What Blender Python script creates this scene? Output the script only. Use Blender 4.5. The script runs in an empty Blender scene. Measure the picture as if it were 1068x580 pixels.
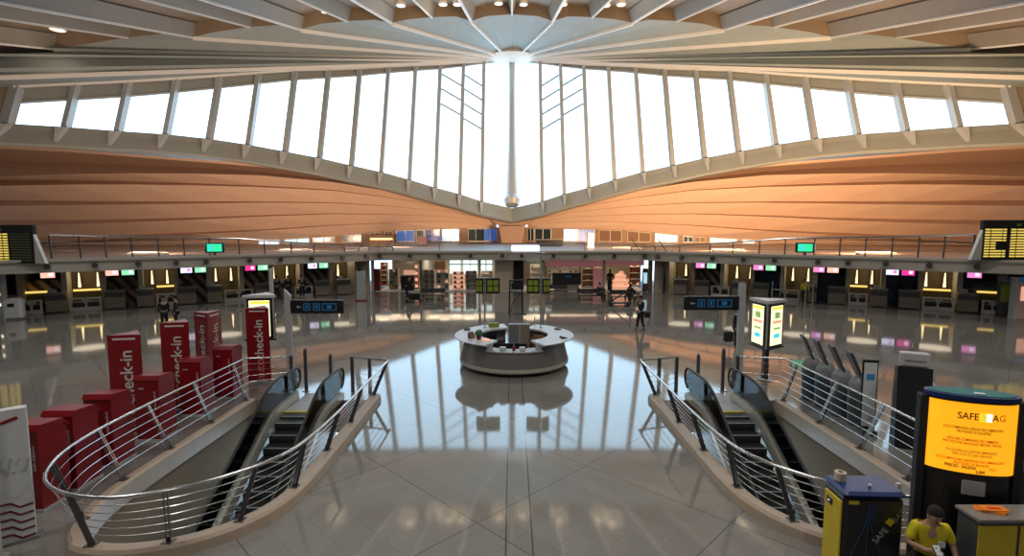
import bpy, bmesh, math, random
from mathutils import Vector, Matrix
random.seed(7)
S = bpy.context.scene
COL = S.collection
PI = math.pi
# ------------------------------------------------------------------ camera
FPX, CAMZ, PITCH = 540.0, 5.0, math.atan(48/540)
cam = bpy.data.cameras.new('camera'); cam.sensor_width = 36; cam.lens = 36*FPX/1068
cam.clip_end = 400
co = bpy.data.objects.new('camera', cam); COL.objects.link(co)
co.location = (0, 0, CAMZ); co.rotation_euler = (PI/2-PITCH, 0, 0); S.camera = co
cp, sp = math.cos(PITCH), math.sin(PITCH)
def ray(px, py):
    u = (px-534)/FPX; v = (290-py)/FPX
    return Vector((u, cp+v*sp, -sp+v*cp))
def P(px, py, Y):
    d = ray(px, py); return Vector((0, 0, CAMZ)) + d*(Y/d.y)
# ------------------------------------------------------------------ materials
MATS = {}
def mat(name, col, rough=.6, metal=0, emit=0, ecol=None, var=.12, scale=6, bump=0, alpha=None):
    if name in MATS: return MATS[name]
    m = bpy.data.materials.new(name); m.use_nodes = True; nt = m.node_tree; N = nt.nodes; L = nt.links
    b = N['Principled BSDF']; b.inputs['Roughness'].default_value = rough; b.inputs['Metallic'].default_value = metal
    tc = N.new('ShaderNodeTexCoord'); nz = N.new('ShaderNodeTexNoise'); nz.inputs['Scale'].default_value = scale
    nz.inputs['Detail'].default_value = 3
    L.new(tc.outputs['Object'], nz.inputs['Vector'])
    rp = N.new('ShaderNodeMapRange'); rp.inputs['To Min'].default_value = 1-var; rp.inputs['To Max'].default_value = 1+var
    L.new(nz.outputs['Fac'], rp.inputs['Value'])
    hv = N.new('ShaderNodeVectorMath'); hv.operation = 'SCALE'; hv.inputs[0].default_value = col[:3]
    L.new(rp.outputs['Result'], hv.inputs['Scale']); L.new(hv.outputs['Vector'], b.inputs['Base Color'])
    if emit:
        b.inputs['Emission Color'].default_value = (*(ecol or col)[:3], 1); b.inputs['Emission Strength'].default_value = emit
    if bump:
        bp = N.new('ShaderNodeBump'); bp.inputs['Strength'].default_value = bump; L.new(nz.outputs['Fac'], bp.inputs['Height']); L.new(bp.outputs['Normal'], b.inputs['Normal'])
    MATS[name] = m; return m
def glassmat(name, tint=(1, 1, 1), refl=.08, rough=.02, fac=None):
    m = bpy.data.materials.new(name); m.use_nodes = True; nt = m.node_tree; N = nt.nodes; L = nt.links
    N.clear(); o = N.new('ShaderNodeOutputMaterial'); t = N.new('ShaderNodeBsdfTransparent'); t.inputs[0].default_value = (*tint, 1)
    g = N.new('ShaderNodeBsdfGlossy'); g.inputs['Roughness'].default_value = rough; g.inputs[0].default_value = (.9, .97, 1, 1)
    fr = N.new('ShaderNodeFresnel'); fr.inputs[0].default_value = 1.35; mx = N.new('ShaderNodeMixShader')
    ad = N.new('ShaderNodeMath'); ad.operation = 'ADD'; ad.inputs[1].default_value = refl; L.new(fr.outputs[0], ad.inputs[0])
    L.new(ad.outputs[0], mx.inputs[0]); L.new(t.outputs[0], mx.inputs[1]); L.new(g.outputs[0], mx.inputs[2]); L.new(mx.outputs[0], o.inputs[0])
    MATS[name] = m; return m
M = lambda n: MATS[n]
mat('roof_fin', (.26, .24, .205), .5, var=.08, scale=.8)
mat('roof_panel', (.305, .365, .38), .55, var=.1, scale=.6)
mat('roof_rib', (.80, .81, .80), .4, var=.05, scale=1)
mat('roof_brown', (.25, .205, .155), .6, var=.12, scale=.5)
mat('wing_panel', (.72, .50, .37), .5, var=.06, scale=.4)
mat('pier_brown', (.38, .25, .18), .55, var=.1, scale=1)
mat('gallery_wall', (.34, .21, .13), .6)
mat('dome_grey', (.2, .215, .22), .4)
mat('beam_grey', (.29, .315, .305), .5, var=.08, scale=.8)
mat('mullion', (.46, .49, .50), .35, .2, var=.05)
mat('concrete', (.47, .44, .38), .6, var=.1, scale=2, bump=.05)
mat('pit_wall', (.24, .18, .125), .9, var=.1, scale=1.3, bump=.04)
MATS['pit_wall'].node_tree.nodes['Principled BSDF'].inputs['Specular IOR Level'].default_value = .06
mat('curb_stone', (.44, .345, .26), .45, var=.12, scale=4)
mat('steel', (.62, .62, .62), .22, .9, var=.05)
mat('brushed_deck', (.66, .60, .52), .3, .5)
mat('gallery_floor', (.17, .12, .09), .35)
mat('dark_steel', (.10, .09, .09), .35, .6, var=.1)
mat('rubber', (.015, .015, .015), .45)
mat('black', (.012, .012, .014), .35)
mat('black_matte', (.02, .02, .022), .8)
mat('charcoal', (.06, .06, .065), .5)
mat('red', (.22, .006, .010), .35, var=.08)
mat('dark_red', (.13, .008, .012), .4)
mat('white', (.60, .61, .62), .4, var=.03)
mat('offwhite', (.62, .60, .56), .5)
mat('pale_grey', (.42, .43, .44), .4)
mat('mid_grey', (.2, .2, .2), .45)
mat('desk_grey', (.27, .225, .18), .5, var=.15, scale=3)
mat('yellow', (.62, .46, .02), .4)
mat('yellow_shirt', (.72, .58, .02), .8, bump=.2, scale=14)
mat('navy', (.008, .025, .14), .4)
mat('blue_panel', (.012, .04, .09), .3)
mat('wood', (.30, .17, .09), .5, var=.25, scale=9)
mat('beige', (.55, .47, .36), .6)
mat('gold_wall', (.12, .085, .035), .5)
mat('dark_wall', (.035, .03, .025), .6)
mat('slope_stripe', (.24, .16, .12), .5)
mat('olive', (.13, .13, .06), .3, var=.25, scale=1.5)
mat('skin', (.45, .27, .19), .55, var=.05)
mat('hair', (.008, .006, .005), .9)
mat('suit', (.012, .012, .016), .8)
mat('denim', (.02, .025, .05), .8)
mat('green_leaf', (.05, .2, .08), .6)
mat('lime', (.25, .32, .03), .5)
mat('lamp_warm', (1, .9, .7), .4, emit=1.3, ecol=(1, .88, .68))
mat('strip_light', (1, .8, .4), .4, emit=2.0, ecol=(1, .80, .40))
mat('shelf_light', (1, .8, .3), .4, emit=1.0, ecol=(1, .70, .18))
mat('shop_light', (1, .9, .7), .4, emit=2.0, ecol=(1, .80, .52))
mat('shop_window', (.8, .95, 1), .4, emit=1.0, ecol=(.72, .95, 1))
mat('scr_green', (.1, .8, .4), .3, emit=.9, ecol=(.02, .85, .35))
mat('scr_teal', (.1, .8, .8), .3, emit=.9, ecol=(.05, .6, .8))
mat('scr_white', (.8, .8, .9), .3, emit=.95*1.4, ecol=(.75, .78, 1))
mat('scr_pink', (.8, .3, .7), .3, emit=.8*1.4, ecol=(.85, .25, .6))
mat('scr_magenta', (.8, .05, .4), .3, emit=.8*1.4, ecol=(.85, .04, .32))
mat('scr_salmon', (.9, .5, .4), .3, emit=.9*1.4, ecol=(1, .5, .38))
mat('scr_mint', (.3, .8, .5), .3, emit=.8*1.4, ecol=(.3, .8, .45))
mat('lightbox', (1, .95, .7), .3, emit=1.0, ecol=(1, .95, .62))
mat('lightbox_yellow', (.9, .85, .1), .3, emit=.8, ecol=(.9, .85, .12))
mat('lightbox_green', (.4, .6, .2), .3, emit=.5, ecol=(.35, .6, .15))
mat('lightbox_pink', (.9, .5, .4), .3, emit=.7, ecol=(1, .5, .35))
mat('orange_screen', (1, .5, .02), .3, emit=1.0, ecol=(1, .39, .008))
mat('board_text', (1, .8, .2), .3, emit=.75, ecol=(.95, .68, .12))
mat('board_dim', (.1, .12, .05), .3, emit=.08, ecol=(.3, .4, .1))
mat('print_blue', (.03, .10, .22), .4)
mat('logo_yellow', (.9, .7, .05), .4, emit=.8, ecol=(.85, .75, .05))
mat('logo_white', (1, 1, 1), .4, emit=.9)
mat('sign_blue', (.02, .12, .3), .3, emit=.10, ecol=(.04, .35, .7))
mat('sign_pink', (.45, .2, .2), .4, emit=.16, ecol=(.8, .3, .3))
mat('brochure_orange', (.8, .26, .03), .5)
mat('ink', (.12, .03, .005), .5, var=0)
mat('ink_red', (.5, .02, .01), .5, var=0)
mat('ink_green', (.35, .35, .02), .5, var=0)
mat('ink_orange', (.75, .12, .01), .5, var=0)
mat('office_blue', (.05, .15, .5), .2, emit=.25, ecol=(.08, .22, .8))
mat('office_lit', (.5, .8, .9), .2, emit=.8, ecol=(.45, .78, 1))
mat('office_dark', (.02, .04, .05), .15)
mat('warm_glow', (1, .6, .2), .4, emit=2.5, ecol=(1, .6, .2))
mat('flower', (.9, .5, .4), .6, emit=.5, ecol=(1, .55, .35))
mat('amber', (.20, .10, .045), .5)
mat('teal_fabric', (.02, .15, .15), .7)
mat('lug_blue', (.03, .05, .16), .5)
glassmat('pane_glass', (.97, .99, 1), .0)
glassmat('balustrade_glass', (.84, .98, 1), .04)
# floor: polished stone, diamond slabs
def floor_mat():
    m = bpy.data.materials.new('polished_floor'); m.use_nodes = True; nt = m.node_tree; N = nt.nodes; L = nt.links
    b = N['Principled BSDF']
    tc = N.new('ShaderNodeTexCoord')
    def brick(rot, w, h, off, mort):
        mp = N.new('ShaderNodeMapping'); mp.inputs['Rotation'].default_value = (0, 0, rot); mp.inputs['Location'].default_value = (.25, .6, 0); L.new(tc.outputs['Object'], mp.inputs['Vector'])
        br = N.new('ShaderNodeTexBrick'); L.new(mp.outputs['Vector'], br.inputs['Vector'])
        br.inputs['Scale'].default_value = 1; br.inputs['Brick Width'].default_value = w; br.inputs['Row Height'].default_value = h
        br.inputs['Mortar Size'].default_value = mort; br.inputs['Mortar Smooth'].default_value = .1; br.offset = off
        br.inputs['Color1'].default_value = (.96, .96, .96, 1); br.inputs['Color2'].default_value = (1.03, 1.03, 1.03, 1); br.inputs['Mortar'].default_value = (.55, .55, .55, 1)
        return br
    b1 = brick(math.radians(45), 3.1, 3.1, 0, .012)
    b2 = brick(math.radians(45), 1.2, .6, .5, .004); b2.inputs['Mortar'].default_value = (.72, .72, .72, 1)
    nz = N.new('ShaderNodeTexNoise'); nz.inputs['Scale'].default_value = 30; nz.inputs['Detail'].default_value = 6; L.new(tc.outputs['Object'], nz.inputs['Vector'])
    nl = N.new('ShaderNodeTexNoise'); nl.inputs['Scale'].default_value = .35; nl.inputs['Detail'].default_value = 3; L.new(tc.outputs['Object'], nl.inputs['Vector'])
    cr = N.new('ShaderNodeValToRGB'); cr.color_ramp.elements[0].position = .3; cr.color_ramp.elements[0].color = (.175, .168, .155, 1)
    cr.color_ramp.elements[1].position = .7; cr.color_ramp.elements[1].color = (.275, .265, .245, 1)
    mxn = N.new('ShaderNodeMath'); mxn.operation = 'MULTIPLY_ADD'; mxn.inputs[1].default_value = .6
    L.new(nz.outputs['Fac'], mxn.inputs[0]); 
    ml = N.new('ShaderNodeMath'); ml.operation = 'MULTIPLY'; ml.inputs[1].default_value = .4; L.new(nl.outputs['Fac'], ml.inputs[0]); L.new(ml.outputs[0], mxn.inputs[2])
    L.new(mxn.outputs[0], cr.inputs[0])
    def mul(a, c):
        x = N.new('ShaderNodeMix'); x.data_type = 'RGBA'; x.blend_type = 'MULTIPLY'; x.inputs[0].default_value = 1; L.new(a, x.inputs[6]); L.new(c, x.inputs[7]); return x.outputs[2]
    c = mul(mul(cr.outputs[0], b1.outputs['Color']), b2.outputs['Color'])
    # two long straight joints down the middle axis
    sx = N.new('ShaderNodeSeparateXYZ'); L.new(tc.outputs['Object'], sx.inputs[0])
    last = None
    for x0 in (-.1, .33):
        s = N.new('ShaderNodeMath'); s.operation = 'SUBTRACT'; s.inputs[1].default_value = x0; L.new(sx.outputs[0], s.inputs[0])
        a = N.new('ShaderNodeMath'); a.operation = 'ABSOLUTE'; L.new(s.outputs[0], a.inputs[0])
        g = N.new('ShaderNodeMath'); g.operation = 'GREATER_THAN'; g.inputs[1].default_value = .012; L.new(a.outputs[0], g.inputs[0])
        if last is None: last = g.outputs[0]
        else:
            mm = N.new('ShaderNodeMath'); mm.operation = 'MULTIPLY'; L.new(last, mm.inputs[0]); L.new(g.outputs[0], mm.inputs[1]); last = mm.outputs[0]
    ma = N.new('ShaderNodeMapRange'); ma.inputs['To Min'].default_value = .3; L.new(last, ma.inputs['Value'])
    sc = N.new('ShaderNodeVectorMath'); sc.operation = 'SCALE'; L.new(c, sc.inputs[0]); L.new(ma.outputs[0], sc.inputs['Scale'])
    L.new(sc.outputs[0], b.inputs['Base Color'])
    b.inputs['Roughness'].default_value = .055; b.inputs['IOR'].default_value = 1.62
    bp = N.new('ShaderNodeBump'); bp.inputs['Strength'].default_value = .012; bp.inputs['Distance'].default_value = .05
    n2 = N.new('ShaderNodeTexNoise'); n2.inputs['Scale'].default_value = 1.6; L.new(tc.outputs['Object'], n2.inputs['Vector']); L.new(n2.outputs['Fac'], bp.inputs['Height']); L.new(bp.outputs['Normal'], b.inputs['Normal'])
    MATS['floor'] = m
floor_mat()
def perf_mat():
    m = mat('wing_perforated_and_shade', (.34, .20, .14), .6); nt = m.node_tree; N = nt.nodes; L = nt.links; b = N['Principled BSDF']
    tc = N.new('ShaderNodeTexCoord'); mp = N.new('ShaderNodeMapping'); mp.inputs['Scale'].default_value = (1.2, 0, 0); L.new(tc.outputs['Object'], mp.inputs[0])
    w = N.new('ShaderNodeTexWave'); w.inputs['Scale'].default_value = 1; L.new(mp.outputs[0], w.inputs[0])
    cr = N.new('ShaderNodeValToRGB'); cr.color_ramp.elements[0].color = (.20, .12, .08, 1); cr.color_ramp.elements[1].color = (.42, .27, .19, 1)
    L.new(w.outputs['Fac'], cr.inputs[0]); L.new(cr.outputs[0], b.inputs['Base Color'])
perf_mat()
def stripe_mat(name, c1, c2, sc, rot, rough=.4, th=.5):
    m = mat(name, c1, rough); nt = m.node_tree; N = nt.nodes; L = nt.links; b = N['Principled BSDF']
    tc = N.new('ShaderNodeTexCoord'); mp = N.new('ShaderNodeMapping'); mp.inputs['Rotation'].default_value = rot; L.new(tc.outputs['Object'], mp.inputs[0])
    w = N.new('ShaderNodeTexWave'); w.inputs['Scale'].default_value = sc; L.new(mp.outputs[0], w.inputs[0])
    cr = N.new('ShaderNodeValToRGB'); cr.color_ramp.interpolation = 'CONSTANT' ; cr.color_ramp.elements[0].color = (*c1, 1); cr.color_ramp.elements[1].color = (*c2, 1); cr.color_ramp.elements[1].position = th
    L.new(w.outputs['Fac'], cr.inputs[0]); L.new(cr.outputs[0], b.inputs['Base Color'])
stripe_mat('diagonal_slats', (.04, .025, .02), (.48, .32, .24), .55, (0, math.radians(38), 0))
stripe_mat('slatted_steel', (.13, .12, .11), (.19, .17, .16), 5.5, (0, PI/2, 0), .35)
stripe_mat('step_metal', (.012, .012, .013), (.03, .03, .03), 12, (0, 0, 0), .4)
# ------------------------------------------------------------------ mesh builder
class MB:
    def __init__(s): s.v = []; s.f = []; s.mi = []; s.m = 0
    def add(s, vs, fs):
        k = len(s.v); s.v += [tuple(v) for v in vs]; s.f += [tuple(i+k for i in f) for f in fs]; s.mi += [s.m]*len(fs); return s
    def quad(s, *p): return s.add(p, [tuple(range(len(p)))])
    def box(s, c, d, rz=0, rx=0, ry=0, bev=0):
        hx, hy, hz = d[0]/2, d[1]/2, d[2]/2
        R = Matrix.Rotation(rz, 3, 'Z') @ Matrix.Rotation(ry, 3, 'Y') @ Matrix.Rotation(rx, 3, 'X'); c = Vector(c)
        if bev:
            b = min(bev, hx*.9, hy*.9, hz*.9); vs = []
            for z, q in ((-hz, b), (-hz+b, 0), (hz-b, 0), (hz, b)):
                ax, ay = hx-q, hy-q
                cx = min(b, ax*.9); 
                for x, y in ((-ax+cx, -ay), (ax-cx, -ay), (ax, -ay+cx), (ax, ay-cx), (ax-cx, ay), (-ax+cx, ay), (-ax, ay-cx), (-ax, -ay+cx)):
                    vs.append(c+R@Vector((x, y, z)))
            fs = [tuple(range(7, -1, -1)), tuple(range(24, 32))]
            for r in range(3):
                for i in range(8): j = (i+1) % 8; fs.append((r*8+i, r*8+j, r*8+8+j, r*8+8+i))
            return s.add(vs, fs)
        vs = [c+R@Vector((x*hx, y*hy, z*hz)) for z in (-1, 1) for x, y in ((-1, -1), (1, -1), (1, 1), (-1, 1))]
        return s.add(vs, [(3, 2, 1, 0), (4, 5, 6, 7), (0, 1, 5, 4), (1, 2, 6, 5), (2, 3, 7, 6), (3, 0, 4, 7)])
    def bar(s, a, b, w, h, up=(0, 0, 1)):
        a, b = Vector(a), Vector(b); d = (b-a).normalized(); up = Vector(up)
        sd = d.cross(up)
        if sd.length < 1e-4: sd = d.cross(Vector((1, 0, 0)))
        sd.normalize(); u = sd.cross(d).normalized()
        vs = [p+sd*(x*w/2)+u*(y*h/2) for p in (a, b) for x, y in ((-1, -1), (1, -1), (1, 1), (-1, 1))]
        return s.add(vs, [(3, 2, 1, 0), (4, 5, 6, 7), (0, 1, 5, 4), (1, 2, 6, 5), (2, 3, 7, 6), (3, 0, 4, 7)])
    def tube(s, pts, r, n=8, closed=False, radii=None):
        pts = [Vector(p) for p in pts]; m = len(pts); prev = None; vs = []
        for i, p in enumerate(pts):
            if closed: d = pts[(i+1) % m]-pts[i-1]
            else: d = pts[min(i+1, m-1)]-pts[max(i-1, 0)]
            if d.length < 1e-9: d = Vector((0, 0, 1))
            d.normalize()
            if prev is None:
                a = d.cross(Vector((0, 0, 1)))
                if a.length < 1e-3: a = d.cross(Vector((1, 0, 0)))
            else: a = prev-d*prev.dot(d)
            a.normalize(); prev = a; b = d.cross(a); rr = radii[i] if radii else r
            for k in range(n):
                t = 2*PI*k/n; vs.append(p+(a*math.cos(t)+b*math.sin(t))*rr)
        fs = []
        for i in range(m if closed else m-1):
            for k in range(n):
                k2 = (k+1) % n; j = (i+1) % m; fs.append((i*n+k, i*n+k2, j*n+k2, j*n+k))
        if not closed: fs += [tuple(range(n-1, -1, -1)), tuple((m-1)*n+k for k in range(n))]
        return s.add(vs, fs)
    def lathe(s, prof, c=(0, 0, 0), n=32, a0=0, a1=2*PI, sx=1, sy=1):
        full = abs(a1-a0-2*PI) < 1e-6; m = n if full else n+1; vs = []
        for i in range(m):
            t = a0+(a1-a0)*i/n
            for r, z in prof: vs.append((c[0]+r*sx*math.cos(t), c[1]+r*sy*math.sin(t), c[2]+z))
        q = len(prof); fs = []
        for i in range(n):
            j = (i+1) % m
            for k in range(q-1): fs.append((i*q+k, j*q+k, j*q+k+1, i*q+k+1))
        return s.add(vs, fs)
    def ring(s, prof, c=(0, 0, 0), n=32, a0=0, a1=2*PI):      # closed profile swept over an arc, with end caps
        full = abs(a1-a0-2*PI) < 1e-6; q = len(prof); m = n if full else n+1; vs = []
        for i in range(m):
            t = a0+(a1-a0)*i/n
            for r, z in prof: vs.append((c[0]+r*math.cos(t), c[1]+r*math.sin(t), c[2]+z))
        fs = []
        for i in range(n):
            j = (i+1) % m
            for k in range(q): k2 = (k+1) % q; fs.append((i*q+k, j*q+k, j*q+k2, i*q+k2))
        if not full: fs += [tuple(range(q)), tuple(n*q+k for k in range(q-1, -1, -1))]
        return s.add(vs, fs)
    def cyl(s, c, r, h, n=16, r2=None):
        r2 = r if r2 is None else r2
        vs = [(c[0]+rr*math.cos(2*PI*k/n), c[1]+rr*math.sin(2*PI*k/n), c[2]+z) for rr, z in ((r, 0), (r2, h)) for k in range(n)]
        return s.add(vs, [tuple(range(n-1, -1, -1)), tuple(range(n, 2*n))]+[(k, (k+1) % n, n+(k+1) % n, n+k) for k in range(n)])
    def prism(s, poly, z0, z1):                     # xy polygon extruded in z
        n = len(poly); vs = [(x, y, z0) for x, y in poly]+[(x, y, z1) for x, y in poly]
        return s.add(vs, [tuple(range(n-1, -1, -1)), tuple(range(n, 2*n))]+[(k, (k+1) % n, n+(k+1) % n, n+k) for k in range(n)])
    def prismx(s, poly, x0, x1):                    # yz polygon extruded in x
        n = len(poly); vs = [(x0, y, z) for y, z in poly]+[(x1, y, z) for y, z in poly]
        return s.add(vs, [tuple(range(n)), tuple(range(2*n-1, n-1, -1))]+[(k, n+k, n+(k+1) % n, (k+1) % n) for k in range(n)])
    def ball(s, c, r, sc=(1, 1, 1), n=10, m=7, zmin=-1):
        vs = []; 
        for i in range(m+1):
            ph = -PI/2+PI*i/m; z = max(math.sin(ph), zmin)
            for k in range(n):
                t = 2*PI*k/n; vs.append((c[0]+r*sc[0]*math.cos(ph)*math.cos(t), c[1]+r*sc[1]*math.cos(ph)*math.sin(t), c[2]+r*sc[2]*z))
        return s.add(vs, [(i*n+k, i*n+(k+1) % n, (i+1)*n+(k+1) % n, (i+1)*n+k) for i in range(m) for k in range(n)])
    def build(s, name, mats, parent=None, smooth=False, loc=None, rz=0, solid=0):
        me = bpy.data.meshes.new(name); me.from_pydata(s.v, [], s.f)
        for m in (mats if isinstance(mats, (list, tuple)) else [mats]): me.materials.append(M(m))
        for p, k in zip(me.polygons, s.mi): p.material_index = k
        bm = bmesh.new(); bm.from_mesh(me)
        bmesh.ops.recalc_face_normals(bm, faces=bm.faces); bm.to_mesh(me); bm.free()
        if smooth:
            me.polygons.foreach_set('use_smooth', [True]*len(me.polygons)); me.set_sharp_from_angle(angle=math.radians(40))
        me.update()
        o = bpy.data.objects.new(name, me); COL.objects.link(o)
        if parent: o.parent = parent
        if loc is not None: o.location = loc
        o.rotation_euler.z = rz
        if solid:
            md = o.modifiers.new('thickness', 'SOLIDIFY'); md.thickness = solid; md.offset = 0
        return o
def tag(o, label, cat, group=None, kind=None):
    if label: o['label'] = label
    if cat: o['category'] = cat
    if group: o['group'] = group
    if kind: o['kind'] = kind
    return o
def thing(name, label, cat, loc=(0, 0, 0), rz=0, group=None):
    o = bpy.data.objects.new(name, None); COL.objects.link(o); o.location = loc; o.rotation_euler.z = rz; o.empty_display_size = .2
    return tag(o, label, cat, group)
def struct(o, label=None):
    o['kind'] = 'structure'
    if label: o['label'] = label
    return o
def kids(o): return [c for c in COL.objects if c.parent == o]
def dup(root, loc, rz, label):
    def rec(o, par):
        c = o.copy(); COL.objects.link(c); c.parent = par
        for ch in kids(o): rec(ch, c)
        return c
    r = rec(root, None); r.location = loc; r.rotation_euler.z = rz; r['label'] = label; return r
def text(body, size, name, m, parent, loc, rot, depth=.004, bold=0, align='CENTER', spacing=1):
    cu = bpy.data.curves.new('t', 'FONT'); cu.body = body; cu.size = size; cu.extrude = depth; cu.align_x = align; cu.align_y = 'CENTER'; cu.offset = bold; cu.space_character = spacing
    cu.resolution_u = 3
    t = bpy.data.objects.new('t', cu); COL.objects.link(t); bpy.context.view_layer.update()
    me = bpy.data.meshes.new_from_object(t.evaluated_get(bpy.context.evaluated_depsgraph_get()))
    bpy.data.objects.remove(t); me.name = name
    me.materials.clear(); me.materials.append(M(m))
    o = bpy.data.objects.new(name, me); COL.objects.link(o); o.parent = parent; o.location = loc; o.rotation_euler = rot
    return o
def lerp(xs, ys, x):
    if x <= xs[0]: 
        return ys[0]+(ys[1]-ys[0])*(x-xs[0])/(xs[1]-xs[0])
    for i in range(len(xs)-1):
        if x <= xs[i+1]: return ys[i]+(ys[i+1]-ys[i])*(x-xs[i])/(xs[i+1]-xs[i])
    return ys[-1]+(ys[-1]-ys[-2])*(x-xs[-1])/(xs[-1]-xs[-2])
# ================================================================== SETTING
# ---- escalator pit outline (left pit, x positive outward; mirrored)
BASE = [(4.15, 15.4), (4.15, 13.5), (4.15, 11.5), (4.18, 9.9), (4.35, 9.1), (4.75, 8.5), (5.35, 8.1), (6.0, 7.95), (6.6, 8.05), (7.15, 8.5), (7.5, 9.2), (7.68, 10.0), (7.72, 11.5), (7.72, 13.5), (7.72, 15.4)]
RAIL = [(3.77, 15.8), (3.77, 13.6), (3.78, 11.3), (3.86, 9.8), (4.05, 9.0), (4.5, 8.35), (5.1, 7.85), (5.9, 7.57), (6.7, 7.7), (7.4, 8.15), (7.88, 8.9), (8.15, 9.8), (8.27, 11.3), (8.28, 13.5), (8.28, 16.0)]
def catmull(p, n=4):
    out = []
    for i in range(len(p)-1):
        p0, p1, p2, p3 = p[max(i-1, 0)], p[i], p[i+1], p[min(i+2, len(p)-1)]
        for k in range(n):
            t = k/n; out.append(tuple(.5*((2*b)+(-a+c)*t+(2*a-5*b+4*c-d)*t*t+(-a+3*b-3*c+d)*t**3) for a, b, c, d in zip(p0, p1, p2, p3)))
    return out+[tuple(p[-1])]
BASE = catmull([(x, y-.33) for x, y in BASE]); RAIL = catmull([(x, y-.26) for x, y in RAIL])
SH = {-1: 0.0, 1: .15}
def floor_build():
    bm = bmesh.new()
    def loop(pts):
        vs = [bm.verts.new((x, y, 0)) for x, y in pts]
        return [bm.edges.new((vs[i], vs[(i+1) % len(vs)])) for i in range(len(vs))]
    E_ = loop([(-90, -30), (90, -30), (90, 100), (-90, 100)])
    for s in (-1, 1):
        E_ += loop([(s*(x+SH[s]), y) for x, y in BASE])
    bmesh.ops.triangle_fill(bm, use_beauty=True, use_dissolve=False, edges=E_)
    me = bpy.data.meshes.new('floor'); bm.to_mesh(me); bm.free(); me.materials.append(M('floor'))
    # outward normals up
    o = bpy.data.objects.new('floor', me); COL.objects.link(o)
    bm = bmesh.new(); bm.from_mesh(me)
    for f in bm.faces:
        if f.normal.z < 0: f.normal_flip()
    bm.to_mesh(me); bm.free()
    struct(o, 'polished grey brown stone floor with diagonal slab joints')
floor_build()
# ---- glass wall
XM = [0, 4.4, 7.4, 10.6, 13.8, 17.1, 20.4, 23.7, 27.0, 30.3, 33.6, 36.9, 40.3, 43.7, 47.2]
XT = [0, 4.5, 7.5, 10.5, 13.7, 17.0, 20.3, 23.6, 27, 30.3, 33.6, 36.9, 40.3, 43.8, 47.3]
ZT = [33.2, 31.7, 30.6, 29.6, 28.7, 27.75, 26.7, 25.8, 24.9, 23.8, 22.7, 21.65, 20.6, 19.6, 18.6]
ZB = [8.46, 9.35, 10.3, 11.0, 11.9, 12.7, 13.3, 13.95, 14.45, 14.9, 15.2, 15.3, 15.2, 15.15, 14.99]
def ztop(x): return lerp(XT, ZT, abs(x))
def zbot(x): return lerp(XT, ZB, abs(x))
def hdr(x): return min(1.45, .12+.034*abs(x))
def GP(x, z, off=0): return Vector((x, 75.8-.67*abs(x)+.36*z-off, z))
wn = 0
for s in (-1, 1):
    for i in range(14):
        a, b = s*XM[i], s*XM[i+1]
        wn += 1
        mb = MB(); off = .02
        mb.quad(GP(a, zbot(a)), GP(b, zbot(b)), GP(b, ztop(b)-hdr(b)), GP(a, ztop(a)-hdr(a)))
        w = struct(mb.build('window_%d' % wn, 'pane_glass'), 'tall clerestory window bay number %d under the roof' % wn)
        # frame rails top & bottom
        fr = MB(); fr.bar(GP(a, zbot(a)), GP(b, zbot(b)), .25, .22); fr.bar(GP(a, ztop(a)-hdr(a)), GP(b, ztop(b)-hdr(b)), .25, .2)
        fr.build('window_frame', 'mullion', w)
        # header panel
        hp = MB(); t = .25
        hp.add([GP(a, ztop(a)-hdr(a)), GP(b, ztop(b)-hdr(b)), GP(b, ztop(b)+.3), GP(a, ztop(a)+.3), GP(a, ztop(a)-hdr(a), -t), GP(b, ztop(b)-hdr(b), -t), GP(b, ztop(b)+.3, -t), GP(a, ztop(a)+.3, -t)],
               [(0, 1, 2, 3), (7, 6, 5, 4), (0, 4, 5, 1), (3, 2, 6, 7)])
        hp.build('header_panel', 'beam_grey', w)
        # mullion with tapering foot over the beam
        mm = MB(); p0 = GP(b, zbot(b)-.0, .15); p1 = GP(b, ztop(b)+.1, .15); tw = .52 if i < 13 else .9
        mm.bar(p0, p1, tw, .7, up=(0, 1, 0))
        c = zbot(b); q = .35
        mm.add([GP(b-tw/2, c, .9), GP(b+tw/2, c, .9), GP(b+tw/2, c, -.2), GP(b-tw/2, c, -.2), GP(b-.07, c-1.5, 1.0), GP(b+.07, c-1.5, 1.0), GP(b+.05, c-1.6, -.2), GP(b-.05, c-1.6, -.2)],
               [(0, 1, 5, 4), (1, 2, 6, 5), (2, 3, 7, 6), (3, 0, 4, 7), (4, 5, 6, 7)])
        mm.build('mullion', 'mullion', w)
        if i in (1, 2):
            for k in range(4 if i == 1 else 3):
                zl = ztop(b)-1.6-k*2.35+(i-1)*.5
                lv = MB(); pa = GP(a, zl-1.5, -.35); pb = GP(b, zl, -.35)
                lv.bar(pa, pb, .16, .22); lv.build('louver_bar', 'mullion', w)
# central column of the glass wall
cc = MB()
prof = [(GP(0, 33, .3), .62), (GP(0, 28, .35), .5), (GP(0, 18, .4), .62), (GP(0, 10.2, .5), .9)]
for i in range(3):
    cc.tube([prof[i][0], prof[i+1][0]], 0, 16, radii=[prof[i][1], prof[i+1][1]])
cc.tube([GP(0, 10.3, .6), GP(0, 9.7, .7), GP(0, 9.0, .7)], 0, 16, radii=[1.0, 1.3, 1.0])
struct(cc.build('trim_1', 'mullion', smooth=True), 'round steel column at the tip between both window halves')
# canopy ring at the apex
rg = MB(); rg.ring([(0, .6), (4.6, .0), (5.1, -.55), (4.2, -.9), (1.0, -.9)], (0, 86.4, 32.9), 24, PI, 2*PI)
struct(rg.build('trim_2', 'roof_rib', smooth=True), 'pale half round canopy plate where the ribs meet')
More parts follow.
